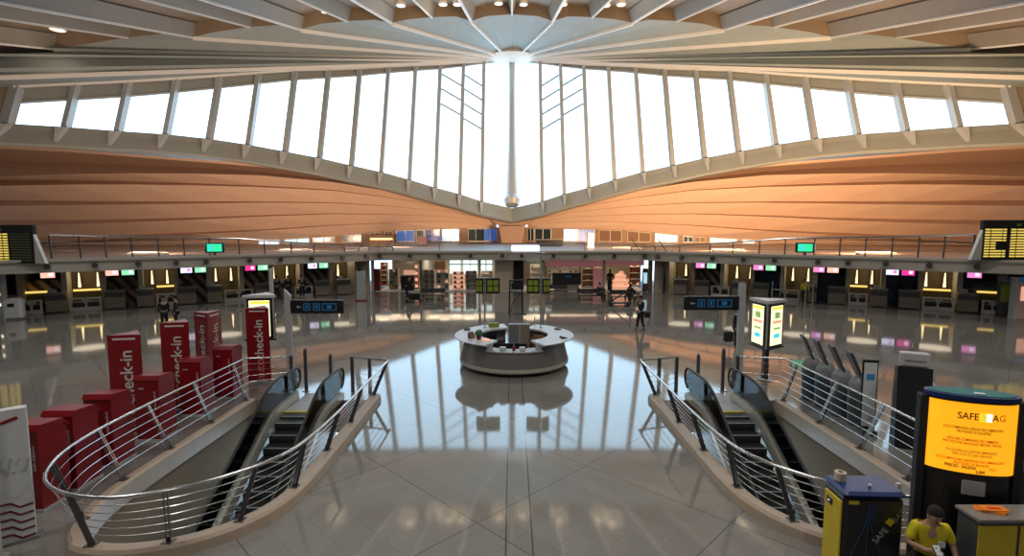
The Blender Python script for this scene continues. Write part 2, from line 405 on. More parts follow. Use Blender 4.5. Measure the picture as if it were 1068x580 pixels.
# ---- arched beam below the glass
bm_ = MB()
xs = [-60, -54] + [-x for x in XM[:0:-1]] + [0] + XM[1:] + [54, 60]
def zbb(x): return zbot(min(abs(x), 47.2)) - max(0, abs(x)-47.2)*.03
BH = 2.1
sec = []
for x in xs:
    z = zbb(x)
    sec.append([GP(x, z+.12, -.4), GP(x, z+.05, .25), GP(x, z-.5, .35), GP(x, z-BH+.25, .9), GP(x, z-BH, .55), GP(x, z-BH-.1, -2.6), GP(x, z-.4, -2.8)])
for i in range(len(xs)-1):
    for k in range(7):
        k2 = (k+1) % 7; bm_.quad(sec[i][k], sec[i+1][k], sec[i+1][k2], sec[i][k2])
struct(bm_.build('trim_3', 'beam_grey'), 'arched grey edge beam sweeping below the windows')
# solid end walls beside glass
for s, nm in ((-1, 'wall_left'), (1, 'wall_right')):
    w = MB()
    w.quad(GP(s*47.5, 14), GP(s*62, 14), GP(s*62, 21), GP(s*47.5, 20))
    w.quad((s*62, 34, -1), (s*62, 34, 30), (s*62, -30, 30), (s*62, -30, -1)); w.quad(GP(s*62, 14), GP(s*62, 30), (s*62, 34, 30), (s*62, 34, 14))
    struct(w.build(nm, 'roof_brown'), 'brown side wall past the end of the windows')
mb = MB(); mb.quad((-62, -29.9, -1), (62, -29.9, -1), (62, -29.9, 30), (-62, -29.9, 30))
struct(mb.build('wall_front', 'roof_panel'), 'grey wall closing the hall opposite the windows')
# ---- near folded ceiling and fan ceiling
NT = {.5: 31.07, 1.5: 29.39, 2.5: 27.22, 3.5: 25.04, 4.5: 22.61, 5.5: 19.2, 6.5: 15.35}
NV = {0: 32.75, 1: 30.9, 2: 28.98, 3: 26.91, 4: 24.46, 5: 21.6, 6: 18.2, 7: 14.6}
XK = {0: 0, .5: 5.05, 1: 9.7, 1.5: 14.1, 2: 18.8, 2.5: 23.3, 3: 28.1, 3.5: 33.0, 4: 38.6, 4.5: 44.3, 5: 48.6, 5.5: 50.1, 6: 52.9, 6.5: 55.2, 7: 57.5}
def YB(n): return 69*(1-.0547*n) if n < 4.8 else {5: 49, 5.5: 44.5, 6: 41, 6.5: 38, 7: 35}[n]
bpts = []
for k in range(0, 15):
    n = k*.5
    if k % 2 == 0: bpts.append((XK[n], YB(n), NV[n], 'v'))
    else:
        zt = NT[n]; zv = lerp([n-.5, n+.5], [NV[n-.5], NV[n+.5]], n)
        x = XK[n]; dx = 1.9 if n < 5 else .8
        bpts.append((x-dx, YB(n)+.3, zv+.05*dx, 's')); bpts.append((x, YB(n)-.3, zt, 't')); bpts.append((x+dx, YB(n)-.4, zv-.2*dx*.6, 's'))
def zslope(z, y0, y): return z-.255*(y0-y) if y > 8 else z-.255*(y0-8)
nc = MB(); yk = [None, 45, 25, 8, -30]
full = [(-x, y, z, t) for x, y, z, t in bpts[:0:-1]] + bpts
UP = 1.35      # depth of the fins hanging below the near ceiling
for i in range(len(full)-1):
    A, B = full[i], full[i+1]
    ua, ub = UP, UP
    pa = [Vector((A[0], (A[1] if q is None else min(q, A[1]-1)), zslope(A[2], A[1], A[1] if q is None else min(q, A[1]-1))+ua)) for q in yk]
    pb = [Vector((B[0], (B[1] if q is None else min(q, B[1]-1)), zslope(B[2], B[1], B[1] if q is None else min(q, B[1]-1))+ub)) for q in yk]
    for j in range(4): nc.quad(pa[j], pb[j], pb[j+1], pa[j+1])
    nc.quad(Vector(A[:3]), Vector(B[:3]), pb[0], pa[0])
ceil = struct(nc.build('ceiling', 'roof_brown'), 'brown folded near ceiling with downlights')
def rib(name, pts, w, h, m, parent):
    r = MB()
    for i in range(len(pts)-1): r.bar(pts[i], pts[i+1], w, h)
    return r.build(name, m, parent)
for (x, y, z, t) in full:
    if t in 'tv' and abs(x) < 66:
        pts = [Vector((x, min(q, y-1) if q is not None else y, zslope(z, y, min(q, y-1) if q is not None else y))) for q in yk]
        fn = MB(); wt, wb_ = (.55, .12)
        for a, b in zip(pts[:-1], pts[1:]):
            fn.add([a+Vector((-wb_, 0, 0)), a+Vector((wb_, 0, 0)), a+Vector((wt, 0, UP+.02)), a+Vector((-wt, 0, UP+.02)), b+Vector((-wb_, 0, 0)), b+Vector((wb_, 0, 0)), b+Vector((wt, 0, UP+.02)), b+Vector((-wt, 0, UP+.02))], [(0, 1, 5, 4), (1, 2, 6, 5), (3, 0, 4, 7), (0, 3, 2, 1)])
        f_ = fn.build('ceiling_fin', 'roof_fin', ceil)
        rib('fin_edge', [p+Vector((0, 0, -.06)) for p in pts], .3 if t == 't' else .2, .16, 'roof_rib', f_)
# fan ceiling: node at apex
fc = MB()
def node(x): # point near apex ring towards side x
    sgn = (x > 0)-(x < 0); a = min(1, abs(x)/60)
    return Vector((sgn*(.8+3.6*a), 84.2+1.6*a-1.2*a, 33.0-1.1*a))
for i in range(len(full)-1):
    A, B = full[i], full[i+1]
    if abs(A[0]) > 70 or abs(B[0]) > 70: continue
    fc.quad(Vector(A[:3]), Vector(B[:3]), node(B[0]), node(A[0]))
for s in (-1, 1):  # last strip to window head
    pts = [GP(s*x, ztop(x)+.25) for x in XM[1:]] + [GP(s*62, ztop(62)+.25)]
    edge = [Vector((s*XK[6.5], YB(6.5)-.3, NT[6.5]))]
    nd = node(s*XK[6.5])
    for i in range(len(pts)-1):
        a0, a1 = i/(len(pts)-1), (i+1)/(len(pts)-1)
        e0 = nd.lerp(edge[0], a0); e1 = nd.lerp(edge[0], a1)
        fc.quad(pts[i], pts[i+1], e1, e0)
    fc.quad(GP(0, 33.4), GP(s*4.4, ztop(4.4)+.25), nd, node(0))
fan = struct(fc.build('ceiling_fan', 'roof_panel'), 'grey pleated roof panels fanning out from the apex above the windows')
fan.name = 'ceiling.001'
for (x, y, z, t) in full:
    if t == 't':
        a = Vector((x, y, z-.1)); b = node(x); b.z -= .15
        rib('ceiling_rib', [a, b], .26, .36, 'roof_rib', fan)
for s in (-1, 1):
    pts = [GP(s*x, ztop(x)+.1, .5) for x in XM[1:]]
    rib('ceiling_rib', pts, .35, .3, 'roof_rib', fan)
def ceil_z(X, Y):
    xs_ = [p[0] for p in full]
    z = lerp(xs_, [p[2] for p in full], X); y = lerp(xs_, [p[1] for p in full], X)
    return zslope(z, y, Y)
# ---- salmon lower wings
WPX = [-160, 0, 70, 135, 200, 270, 347, 409, 470, 518]
WY = {-160: [150, 168, 186, 208, 232, 255, 263], 0: [155, 169, 188, 209, 230, 249, 257], 70: [158.5, 170, 188, 209.5, 229.5, 247, 254], 135: [163.5, 172, 189, 210, 228.5, 245, 252],
      200: [168.5, 175, 191, 210, 227, 242.5, 251], 270: [174, 179, 193.5, 210, 224.5, 239.5, 250.5], 347: [184, 188, 198, 211, 222.5, 234.5, 246], 409: [197, 199, 206.5, 215, 223.5, 232, 240],
      470: [213, 214, 217, 221, 226, 231, 238], 518: [228, 228.7, 230, 231.8, 233.7, 235.6, 237.5]}
wall_bot = {-1: [], 1: []}
for s in (-1, 1):
    rows = []
    for px in WPX:
        u = abs(px-534); w = min(1, (u-10)/520.)
        d = ray(534-u, 160); t = (75.8+.36*5)/(d.y+.67*abs(d.x)-.36*d.z); Yb = t*d.y-.7
        rr = 5.8*min(1.1, u/534)*w+.15; col = []
        yy = WY[px]; dep = Yb+1.2*w+.4
        col.append((yy[0]-3, Yb+.6)); col.append((yy[0], dep))
        for i in range(1, 7):
            dep += (3.1*w+.12); col.append((yy[i], dep))
            if i < 6: dep -= (1.7 if i == 1 else 1.0)*w; col.append((yy[i]+rr+(9.5*w*w if i == 1 else 0), dep))
        cv = [P(534-u, y, Y) for y, Y in col]
        cv = [Vector((s*abs(v.x), v.y, v.z)) for v in cv]
        rows.append(cv)
    f1, f2 = MB(), MB()
    for a, b in zip(rows[:-1], rows[1:]):
        n = len(a)
        for k in range(n-1):
            # k: 0 beam gap,1 face in riser brown as painted beam shade,2 riser,3 face,4 riser...
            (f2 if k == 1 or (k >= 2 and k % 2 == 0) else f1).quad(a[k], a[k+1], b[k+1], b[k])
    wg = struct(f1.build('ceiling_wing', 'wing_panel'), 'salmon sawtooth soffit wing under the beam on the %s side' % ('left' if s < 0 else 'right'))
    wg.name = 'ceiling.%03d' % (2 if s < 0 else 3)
    f2.build('perforated_riser_and_shade', 'wing_perforated_and_shade', wg)
    wall_bot[s] = [r[-1] for r in rows]
# back wall of the upper level following the wings' lower edge
MZ, MZB = 3.4, 2.7
wb = MB(); line = [Vector((v.x, v.y, v.z)) for v in wall_bot[-1]] + [Vector((-1.0, 79, 6.0)), Vector((1.0, 79, 6.0))] + [Vector((v.x, v.y, v.z)) for v in wall_bot[1][::-1]]
for a, b in zip(line[:-1], line[1:]):
    wb.quad((a.x, a.y+.02, MZ), (b.x, b.y+.02, MZ), (b.x, b.y+.02, b.z+.05), (a.x, a.y+.02, a.z+.05))
struct(wb.build('wall_back', 'gallery_wall'), 'back wall of the upper level below the wings')
# concrete stub of central column
st = MB()
for a, b, h0, h1, yf in ((1.5, 2.0, MZ, 5.9, 77.4), (2.0, 3.6, 5.9, 7.0, 79.4)):
    st.add([(-a, yf, h0), (a, yf, h0), (a, 80.5, h0), (-a, 80.5, h0), (-b, yf, h1), (b, yf, h1), (b, 80.5, h1), (-b, 80.5, h1)], [(0, 1, 5, 4), (1, 2, 6, 5), (2, 3, 7, 6), (3, 0, 4, 7), (4, 5, 6, 7)])
struct(st.build('trim_4', 'pier_brown'), 'salmon concrete pier carrying the tip of the windows')
# office windows along upper back wall
def wall_at(px):
    s = -1 if px < 534 else 1
    L_ = wall_bot[s]; tgt = (px-534)/FPX
    for a, b in zip(L_[:-1], L_[1:]):
        ra, rb = a.x/a.y, b.x/b.y
        if min(ra, rb) <= tgt <= max(ra, rb):
            t = (tgt-ra)/(rb-ra); return a.lerp(b, t)
    return L_[-1] if abs(px-534) < 20 else L_[0]
offs = [(271, 292, 'office_lit'), (297, 323, 'office_lit'), (326, 350, 'office_dark'), (358, 377, 'office_dark'), (386, 396, 'amber'), (402, 410, 'amber'), (414, 432, 'office_blue'), (434, 452, 'office_dark'), (442, 459, 'office_blue'), (461, 479, 'office_lit'), (488, 504, 'office_dark'), (504, 518, 'office_blue'),
        (546, 557, 'office_dark'), (558, 575, 'office_dark'), (588, 602, 'office_lit'), (603, 620, 'office_blue'), (625, 648, 'amber'), (654, 678, 'amber'), (683, 706, 'office_lit'), (712, 722, 'office_dark'), (724, 735, 'amber'), (740, 768, 'office_lit'), (774, 786, 'office_lit')]
wn2 = wn
for x0, x1, m in offs:
    a, b = wall_at(x0), wall_at(x1); wn2 += 1
    zb = 3.62
    def q(p, z, dy): return (p.x, p.y-dy, z)
    za, zb_ = a.z-.15, b.z-.15
    fr = MB(); lo = min(zb, za-.4)
    fr.add([q(a, lo, .12), q(b, lo, .12), q(b, zb_, .12), q(a, za, .12), q(a, lo, .04), q(b, lo, .04), q(b, zb_, .04), q(a, za, .04)], [(0, 1, 2, 3), (7, 6, 5, 4), (0, 4, 5, 1), (1, 5, 6, 2), (2, 6, 7, 3), (3, 7, 4, 0)])
    w = struct(fr.build('window_%d' % wn2, m), 'upper office window pane number %d behind the gallery' % wn2)
    sf = MB(); mid = (a+b)/2
    for p0, p1 in ((q(a, lo, .16), q(b, lo, .16)), (q(a, za, .16), q(b, zb_, .16)), (q(a, lo, .16), q(a, za, .16)), (q(b, lo, .16), q(b, zb_, .16)), (q(mid, lo, .16), q(mid, mid.z-.15, .16))): sf.bar(p0, p1, .1, .1)
    sf.build('window_frame', 'beige' if m == 'amber' else 'mullion', w)
# ---- gallery slab with fascia
FA = [(-60, 3.6), (-26, 29.8), (-13, 39.8), (-11, 42.3), (0, 42.8), (11, 42.3), (13, 39.8), (26, 29.8), (60, 3.6)]
def fas(px):
    tgt = (px-534)/FPX
    for a, b in zip(FA[:-1], FA[1:]):
        ra, rb = a[0]/a[1], b[0]/b[1]
        if ra <= tgt <= rb:
            lo, hi = 0., 1.
            for _ in range(30):
                t = (lo+hi)/2; x = a[0]+(b[0]-a[0])*t; y = a[1]+(b[1]-a[1])*t
                if x/y < tgt: lo = t
                else: hi = t
            return Vector((x, y, 0)), math.atan2(b[1]-a[1], b[0]-a[0])
sl = MB(); poly = FA + [(75, 20), (75, 82), (-75, 82), (-75, 20)]
sl.prism(poly, MZB, MZ)
slab = struct(sl.build('floor.001', 'gallery_floor'), 'concrete gallery slab over the check-in counters')
# lower lip along fascia, and little round lights
lip = MB()
for a, b in zip(FA[:-1], FA[1:]):
    lip.bar((a[0], a[1]-.04, (MZ+MZB)/2), (b[0], b[1]-.04, (MZ+MZB)/2), .12, MZ-MZB-.02); lip.bar((a[0], a[1]-.12, MZ-.02), (b[0], b[1]-.12, MZ-.02), .3, .16); lip.bar((a[0], a[1]-.08, MZB+.05), (b[0], b[1]-.08, MZB+.05), .2, .12)
lip.build('edge_moulding', 'concrete', slab)
i = 0
for off in (10, 43, 76, 106, 137, 151, 176, 208, 240, 272, 317, 348, 387, 432, 481):
    for s in (-1, 1):
        p, an = fas(534+s*off)
        mb = MB(); mb.cyl((0, 0, 0), .16, .18, 12); mb.cyl((0, 0, -.06), .1, .06, 12)
        for v in range(len(mb.v)): x, y, z = mb.v[v]; mb.v[v] = (x, -z, y)
        mb.build('round_spotlight', 'dark_steel', slab, loc=(p.x, p.y-.28, 3.05), rz=an)
# gallery railing
rl = thing('gallery_railing', 'thin steel railing with slanted posts along the gallery edge', 'railing')
for s in (-1, 1):
    pts = [];
    for off in (125, 150, 176, 208, 232, 260, 287, 318, 345, 372, 400, 428, 455, 486):
        p, an = fas(534+s*off)
        zt = lerp([125, 176, 287, 490], [3.75, 3.95, 4.55, 4.85], min(off, 560)); pts.append((p.x, p.y+.3, zt))
        mb = MB(); mb.bar((p.x, p.y+.35, MZ-.01), (p.x, p.y+.3, zt), .07, .07, up=(0, 1, 0)); mb.build('post', 'dark_steel', rl)
    mb = MB(); mb.tube(pts, .06, 6); mb.build('handrail', 'steel', rl)
    for h in (.35, .7):
        mb = MB(); mb.tube([(x, y, MZ+(z-MZ)*h) for x, y, z in pts], .02, 5); mb.build('rail_wire', 'steel', rl)
    for off in (135, 163):
        p, an = fas(534+s*off); mb = MB(); mb.bar((p.x, p.y+.35, MZ-.01), (p.x-s*.8, p.y+.3, 4.5), .06, .06, up=(0, 1, 0)); mb.build('post', 'dark_steel', rl)
mb = MB(); pts = [(-11, 42.6, 4.0), (-6, 42.9, 4.0), (0, 43.1, 4.0), (6, 42.9, 4.0), (11, 42.6, 4.0)]; mb.tube(pts, .03, 6); mb.build('handrail', 'steel', rl)
for x, y, z in pts: mb = MB(); mb.tube([(x, y, MZ-.01), (x, y, z)], .03, 6); mb.build('post', 'dark_steel', rl)
# ---- check-in zone back wall, party pillars
CL = lambda x: 49.8-.639*abs(x)    # counter front line Y(X)
def cpt(off, s, back=0):
    tgt = off/FPX; x = 49.8*tgt/(1+.639*tgt); y = CL(x)
    n = Vector((.538, .843)); return Vector((s*(x+n.x*back), y+n.y*back, 0))
CANG = math.atan(.639)
for s, nm in ((-1, 'wall_checkin_left'), (1, 'wall_checkin_right')):
    a, b = cpt(158, s, 4.2), cpt(600, s, 4.2); mb = MB(); mb.quad((a.x, a.y, 0), (b.x, b.y, 0), (b.x, b.y, MZB), (a.x, a.y, MZB))
    c = cpt(158, s, 0); mb.quad((a.x, a.y, 0), (c.x, c.y, 0), (c.x, c.y, MZB), (a.x, a.y, MZB))
    struct(mb.build(nm, 'dark_wall'), 'dark back wall behind the check-in counters')
# ================================================================== CHECK-IN ZONE
def side(s): return 'left' if s < 0 else 'right'
tn = 4
for s in (-1, 1):
    for off in (160, 187, 218, 250, 282, 317, 352, 390, 430, 472, 520):
        p = cpt(off, s, .9); tn += 1; mb = MB(); mb.box((0, 0, MZB/2), (.28, .3, MZB)); mb.box((0, 1.6, MZB/2), (.14, 2.9, MZB))
        w = struct(mb.build('trim_%d' % tn, 'beige', loc=(p.x, p.y, 0), rz=-s*CANG), 'pale partition pier between two check-in bays')
    # strip light bays
    for (o0, o1, ls) in ((158, 187, (173,)), (218, 250, (229, 244)), (282, 317, (291, 308)), (352, 390, (362, 379)), (430, 472, (440, 461))):
        a, b = cpt(o0+1, s, 3.0), cpt(o1-1, s, 3.0); c = (a+b)/2; L_ = (a-b).length
        pn = MB(); pn.box((0, 0, MZB/2), (L_-.1, .1, MZB-.02))
        panel = struct(pn.build('wall_bay_%s' % side(s), 'gold_wall', loc=(c.x, c.y, 0), rz=-s*CANG), 'dark gold rear panel of a check-in bay')
        for lo in ls:
            q = cpt(lo, s, 2.7)
            t = thing('wall_light', None, 'lamp', (q.x, q.y, 1.32), -s*CANG, 'tall tapering wall lights behind the check-in desks')
            t['label'] = 'tall glowing wall light behind the %s check-in desks' % side(s)
            mb = MB(); mb.add([(-.07, -.05, 0), (.07, -.05, 0), (.07, .05, 0), (-.07, .05, 0), (-.02, -.03, .95), (.02, -.03, .95), (.02, .03, .95), (-.02, .03, .95)], [(0, 1, 5, 4), (1, 2, 6, 5), (2, 3, 7, 6), (3, 0, 4, 7), (3, 2, 1, 0), (4, 5, 6, 7)])
            mb.build('light_tube', 'strip_light', t); mb = MB(); mb.box((0, .09, .3), (.2, .06, 1.4)); mb.build('back_plate', 'dark_steel', t)
    # monitor bays
    mons = {-1: {201: ('scr_white', 'scr_mint'), 266: ('scr_magenta', 'scr_mint'), 333: ('scr_white', 'scr_mint'), 411: ('scr_salmon', 'scr_mint'), 488: ('scr_salmon', None)},
            1: {201: ('scr_pink', 'scr_mint'), 263: ('scr_pink', 'scr_mint'), 328: ('scr_pink', 'scr_salmon'), 407: ('scr_white', 'scr_magenta'), 486: ('scr_pink', None)}}[s]
    bays = {201: (187, 218), 266: (250, 282), 263: (250, 282), 333: (317, 352), 328: (317, 352), 411: (390, 430), 407: (390, 430), 488: (472, 520), 486: (472, 520)}
    for k, (mo, cols) in enumerate(mons.items()):
        o0, o1 = bays[mo]; a, b = cpt(o0+1, s, 2.2), cpt(o1-1, s, 2.2); c = (a+b)/2; L_ = (a-b).length
        pn = MB(); pn.box((0, 0, .95), (L_-.1, .1, 1.9))
        struct(pn.build('wall_panel_%s' % side(s), 'diagonal_slats' if s < 0 or k == 0 else 'blue_panel', loc=(c.x, c.y, 0), rz=-s*CANG), 'panel with slanting stripes behind a desk' if s < 0 else 'dark blue panel behind a desk')
        q = cpt(mo, s, .55); w = .72
        for j, cl in enumerate(cols):
            if cl is None: continue
            x = (j-.5)*(w+.12) if cols[1] else 0
            R = Matrix.Rotation(-s*CANG, 3, 'Z') @ Vector((x, 0, 0))
            nmc = {'scr_white': 'bluish white', 'scr_mint': 'mint green', 'scr_pink': 'lilac pink', 'scr_magenta': 'magenta', 'scr_salmon': 'salmon'}[cl]
            t = thing('hanging_monitor', 'small %s monitor hanging over check-in desk, %s side, pair %d from the shops, %s' % (nmc, side(s), k+1, 'inner' if (j == 0) == (s > 0) else 'outer'), 'monitor', (q.x+R.x, q.y+R.y, 2.56), -s*CANG, 'monitors over the check-in desks')
            t['label'] = '%s monitor, %s of the %s pair beyond the shops, %s side' % (nmc, 'inner' if (j == 0) == (s > 0) else 'outer', ('first', 'second', 'third', 'fourth', 'fifth')[k], side(s))
            mb = MB(); mb.box((0, .03, -.2), (w, .07, .44), bev=.01); mb.build('housing', 'black', t)
            mb = MB(); mb.box((0, -.012, -.2), (w-.04, .01, .40)); sc_ = mb.build('screen', cl, t)
            mb = MB(); mb.box((.14, -.02, -.2), (.2, .006, .2)); mb.build('screen_image', 'scr_white' if cl != 'scr_white' else 'scr_pink', sc_)
            mb = MB(); mb.box((0, .03, 0), (.06, .05, .3)); mb.build('bracket', 'dark_steel', t)
    # desks
    for k, (o0, o1) in enumerate(((168, 184), (190, 207), (229, 244), (251, 270), (303, 321), (330, 352), (375, 396), (405, 430), (467, 493), (520, 548))):
        c = cpt((o0+o1)/2, s, .35); w = (cpt(o0, s)-cpt(o1, s)).length*.93
        t = thing('checkin_desk', '%s grey check-in desk counted from the shops, %s wing' % (('first', 'second', 'third', 'fourth', 'fifth', 'sixth', 'seventh', 'eighth', 'ninth', 'tenth')[k], side(s)), 'desk', (c.x, c.y, 0), -s*CANG, 'check-in desks')
        mb = MB(); mb.box((0, 0, .6), (w-.08, .6, 1.1), bev=.03); mb.build('body', 'desk_grey', t)
        mb = MB(); mb.box((0, -.05, 1.19), (w, .8, .07), bev=.02); mb.build('worktop', 'mid_grey', t)
        mb = MB(); mb.box((0, .02, .025), (w-.2, .5, .05)); mb.build('plinth', 'black', t)
        mb = MB(); mb.box((0, -.315, .93), (w-.08, .03, .3), bev=.01); mb.build('fascia_panel', 'charcoal', t)
        mb = MB(); mb.box((-.15, .1, 1.33), (.34, .06, .22), bev=.01); mb.box((-.15, .12, 1.235), (.16, .16, .02)); mb.build('computer_screen', 'pale_grey' if k % 2 == 0 else 'black', t)
    # belts
    for k, (o0, o1) in enumerate(((208, 228), (271, 302), (353, 374), (431, 466), (494, 519))):
        c = cpt((o0+o1)/2, s, .5); w = (cpt(o0, s)-cpt(o1, s)).length*.97
        t = thing('baggage_belt', 'low white framed baggage belt opening, %s from the shops, %s wing' % (('first', 'second', 'third', 'fourth', 'fifth')[k], side(s)), 'baggage belt', (c.x, c.y, 0), -s*CANG, 'baggage belts between the desks')
        mb = MB()
        for x in (-w/2+.06, 0, w/2-.06): mb.box((x, -.3, .42), (.1, .1, .84))
        mb.box((0, -.3, .12), (w, .12, .24)); mb.box((0, -.3, .8), (w, .14, .08)); mb.build('frame', 'offwhite', t)
        mb = MB(); mb.add([(-.28, -.38, .84), (.28, -.38, .84), (.06, -.38, .45), (-.06, -.38, .45), (-.28, -.3, .84), (.28, -.3, .84), (.06, -.3, .45), (-.06, -.3, .45)], [(0, 3, 2, 1), (4, 5, 6, 7), (0, 1, 5, 4), (2, 3, 7, 6), (1, 2, 6, 5), (0, 4, 7, 3)]); mb.build('brace', 'pale_grey', t)
        for x in (-w/4, w/4):
            mb = MB(); mb.box((x, .35, .4), (w/2-.16, 1.3, .3), bev=.05); mb.build('belt', 'rubber', t)
        if k in (2, 3) or (k == 4):
            mb = MB(); mb.box((0, 1.2, 1.2), (w, .1, .12)); mb.build('glowing_shelf_edge', 'shelf_light', t)
            mb = MB(); mb.box((0, 1.3, .9), (w, .1, .5)); mb.build('rear_panel', 'gold_wall', t)
    # under-slab lights (warm)
    for off in (172, 236, 300, 370, 450):
        q = cpt(off, s, 1.6); li = bpy.data.lights.new('bay_lamp', 'AREA'); li.energy = 17; li.color = (1, .84, .62); li.size = 2.2; li.shape = 'DISK'
        lo = bpy.data.objects.new('bay_lamp', li); COL.objects.link(lo); lo.location = (q.x, q.y, 2.64)
# green monitors on the gallery edge
for s, px, lab in ((-1, 226, 'glowing green monitor standing on the gallery edge over the left desks'), (1, 837.5, 'glowing green monitor standing on the gallery edge over the right desks')):
    p, an = fas(px); t = thing('gallery_monitor', lab, 'monitor', (p.x, p.y-.2, MZ+.06), an*.6)
    mb = MB(); mb.box((0, 0, .5), (1.15, .14, .68), bev=.03); mb.build('housing', 'navy', t)
    mb = MB(); mb.box((0, -.075, .5), (.86, .02, .5)); s1 = mb.build('screen', 'scr_green', t)
    mb = MB(); mb.box((-.2, -.088, .5), (.22, .006, .3)); mb.build('screen_icon', 'scr_teal', s1)
    mb = MB(); mb.box((0, .02, .08), (.16, .1, .2)); mb.build('stand', 'dark_steel', t)
# flight boards
for s in (-1, 1):
    px = (8, 1053)[s > 0]; Y = 28.6; top = 234.5 if s < 0 else 229.5; bot = 275 if s < 0 else 271
    a = P(37 if s < 0 else 1023, bot, Y); zt = P(37, top, Y).z; h = zt-a.z; w = 3.3
    t = thing('flight_board', 'black departures board with %s at the %s end of the gallery' % ('one lit yellow column' if s < 0 else 'two lit yellow columns', side(s)), 'display board', (a.x+s*w/2, Y-.0+.0, a.z), 0)
    mb = MB(); mb.box((0, .12, h/2), (w, .24, h), bev=.03); mb.build('housing', 'black_matte', t)
    mb, mb2 = MB(), MB()
    rows = 11
    for r in range(rows):
        z = h*.76-r*(h*.74/rows)
        if s < 0: segs = [(-.2, .0), (-.55, -.25), (-.95, -.62)] ; segs = [(w/2-2.05+x0, w/2-2.05+x1) for x0, x1 in ((.0, .3), (.36, .62), (-.5, -.1))]
        else: segs = [(-w/2+.12+x0, -w/2+.12+x1) for x0, x1 in ((0, .28), (.34, .95 if r not in (5, 6, 7) else .62), (1.0, 1.18 if r not in (5, 6, 7) else 1.0), (1.42, 1.72), (1.78, 2.3), (2.36, 2.7), (2.76, 3.0))]
        for k9, (x0, x1) in enumerate(segs):
            if x1-x0 > .02: (mb if k9 < 3 else mb2).box(((x0+x1)/2, -.006, z), (x1-x0, .012, h*.036))
    o = mb.build('lit_text_rows', 'board_text', t)
    if s > 0: mb2.build('lit_text_rows', 'board_text', t)
    if s < 0:
        mb = MB()
        for r in range(rows): mb.box((w/2-.75, -.006, h*.76-r*(h*.74/rows)), (1.1, .012, h*.014))
        mb.build('dim_text_rows', 'board_dim', t)
    mb = MB(); mb.box((s*-.0+(.3 if s > 0 else -.2), -.006, h*.88), (.24, .012, h*.06)); mb.build('clock_text', 'board_dim', t)
    mb = MB(); mb.add([(-s*w/2, 0, 0), (-s*(w/2+.55), 0, 0), (-s*w/2, 0, h*.75), (-s*w/2, .2, 0), (-s*(w/2+.55), .2, 0), (-s*w/2, .2, h*.75)], [(0, 1, 2), (3, 5, 4), (0, 3, 4, 1), (1, 4, 5, 2), (0, 2, 5, 3)])
    mb.build('side_bracket', 'offwhite', t)
    mb = MB(); mb.box((0, .6, .1), (w, 1.0, .2)); mb.build('mounting_shelf', 'concrete', t)
# white awning box on gallery edge
p = P(548, 263, 42.2); mb = MB(); mb.box((0, 0, .28), (2.3, .5, .5), bev=.05); tag(mb.build('white_light_box', 'scr_white', loc=(p.x, 42.35, MZ+.0)), 'bright white box standing on the gallery edge above the shops', 'light box')
for px0, px1, Y, h, m, lab, nm in ((386, 412, 70, 1.1, 'amber', 'brown cafe counter on the gallery before the office windows', 'cafe_counter'), (436, 446, 66, 1.0, 'dark_red', 'dark red service desk on the gallery', 'service_desk'), (559, 586, 60, .7, 'black', 'low black seating block on the gallery beside the pier', 'seating_block'), (612, 619, 52, 1.5, 'offwhite', 'short white cabinet on the gallery right of the pier', 'cabinet')):
    a, b = P(px0, 256, Y), P(px1, 256, Y); t = thing(nm, lab, nm.replace('_', ' '), ((a.x+b.x)/2, Y, MZ)); w = b.x-a.x
    MB().box((0, 0, h/2), (w, .8, h), bev=.03).build('body', m, t); MB().box((0, -.05, h+.03), (w+.1, 1.0, .06), bev=.02).build('top', 'desk_grey', t)
    if nm == 'cafe_counter': MB().box((0, -.42, h*.6), (w-.3, .03, .2)).build('lit_strip', 'warm_glow', t)
for px, lab in ((441, 'person in black on the gallery at the dark red desk'), (485, 'person in dark clothes seated level with the pole screens on the gallery')):
    pass
# ================================================================== SHOPS
mb = MB(); mb.quad((-11.6, 50, 0), (11.6, 50, 0), (11.6, 50, MZB), (-11.6, 50, MZB))
struct(mb.build('wall_shop', 'beige'), 'rear wall of the shops under the gallery')
mb = MB(); mb.box((0, 46.8, .03), (22.6, 7, .06)); struct(mb.build('floor.002', 'white'), 'raised pale floor of the shops')
def sx(px, Y=43.4): return (px-534)/FPX*Y
for px0, px1, Y, m in ((362, 384, 42.6, 'beige'), (386.5, 389, 43.2, 'beige'), (437.5, 439.5, 43.2, 'olive'), (499, 501, 43.2, 'beige'), (516, 534, 43.4, 'beige'), (565.5, 568, 43.4, 'beige'), (629.5, 631.5, 43.4, 'pale_grey'), (677.5, 681, 43, 'amber'), (684, 698, 42.6, 'beige')):
    tn += 1; mb = MB(); mb.box(((sx(px0, Y)+sx(px1, Y))/2, Y+.2, MZB/2), (sx(px1, Y)-sx(px0, Y), .4, MZB)); struct(mb.build('trim_%d' % tn, m), 'upright pier between the shop fronts')
for x in (sx(438.5), sx(533), sx(567), sx(630)):
    tn += 1; mb = MB(); mb.box((x, 46.8, MZB/2), (.15, 6.4, MZB)); struct(mb.build('trim_%d' % tn, 'offwhite'), 'thin wall between neighbouring shops')
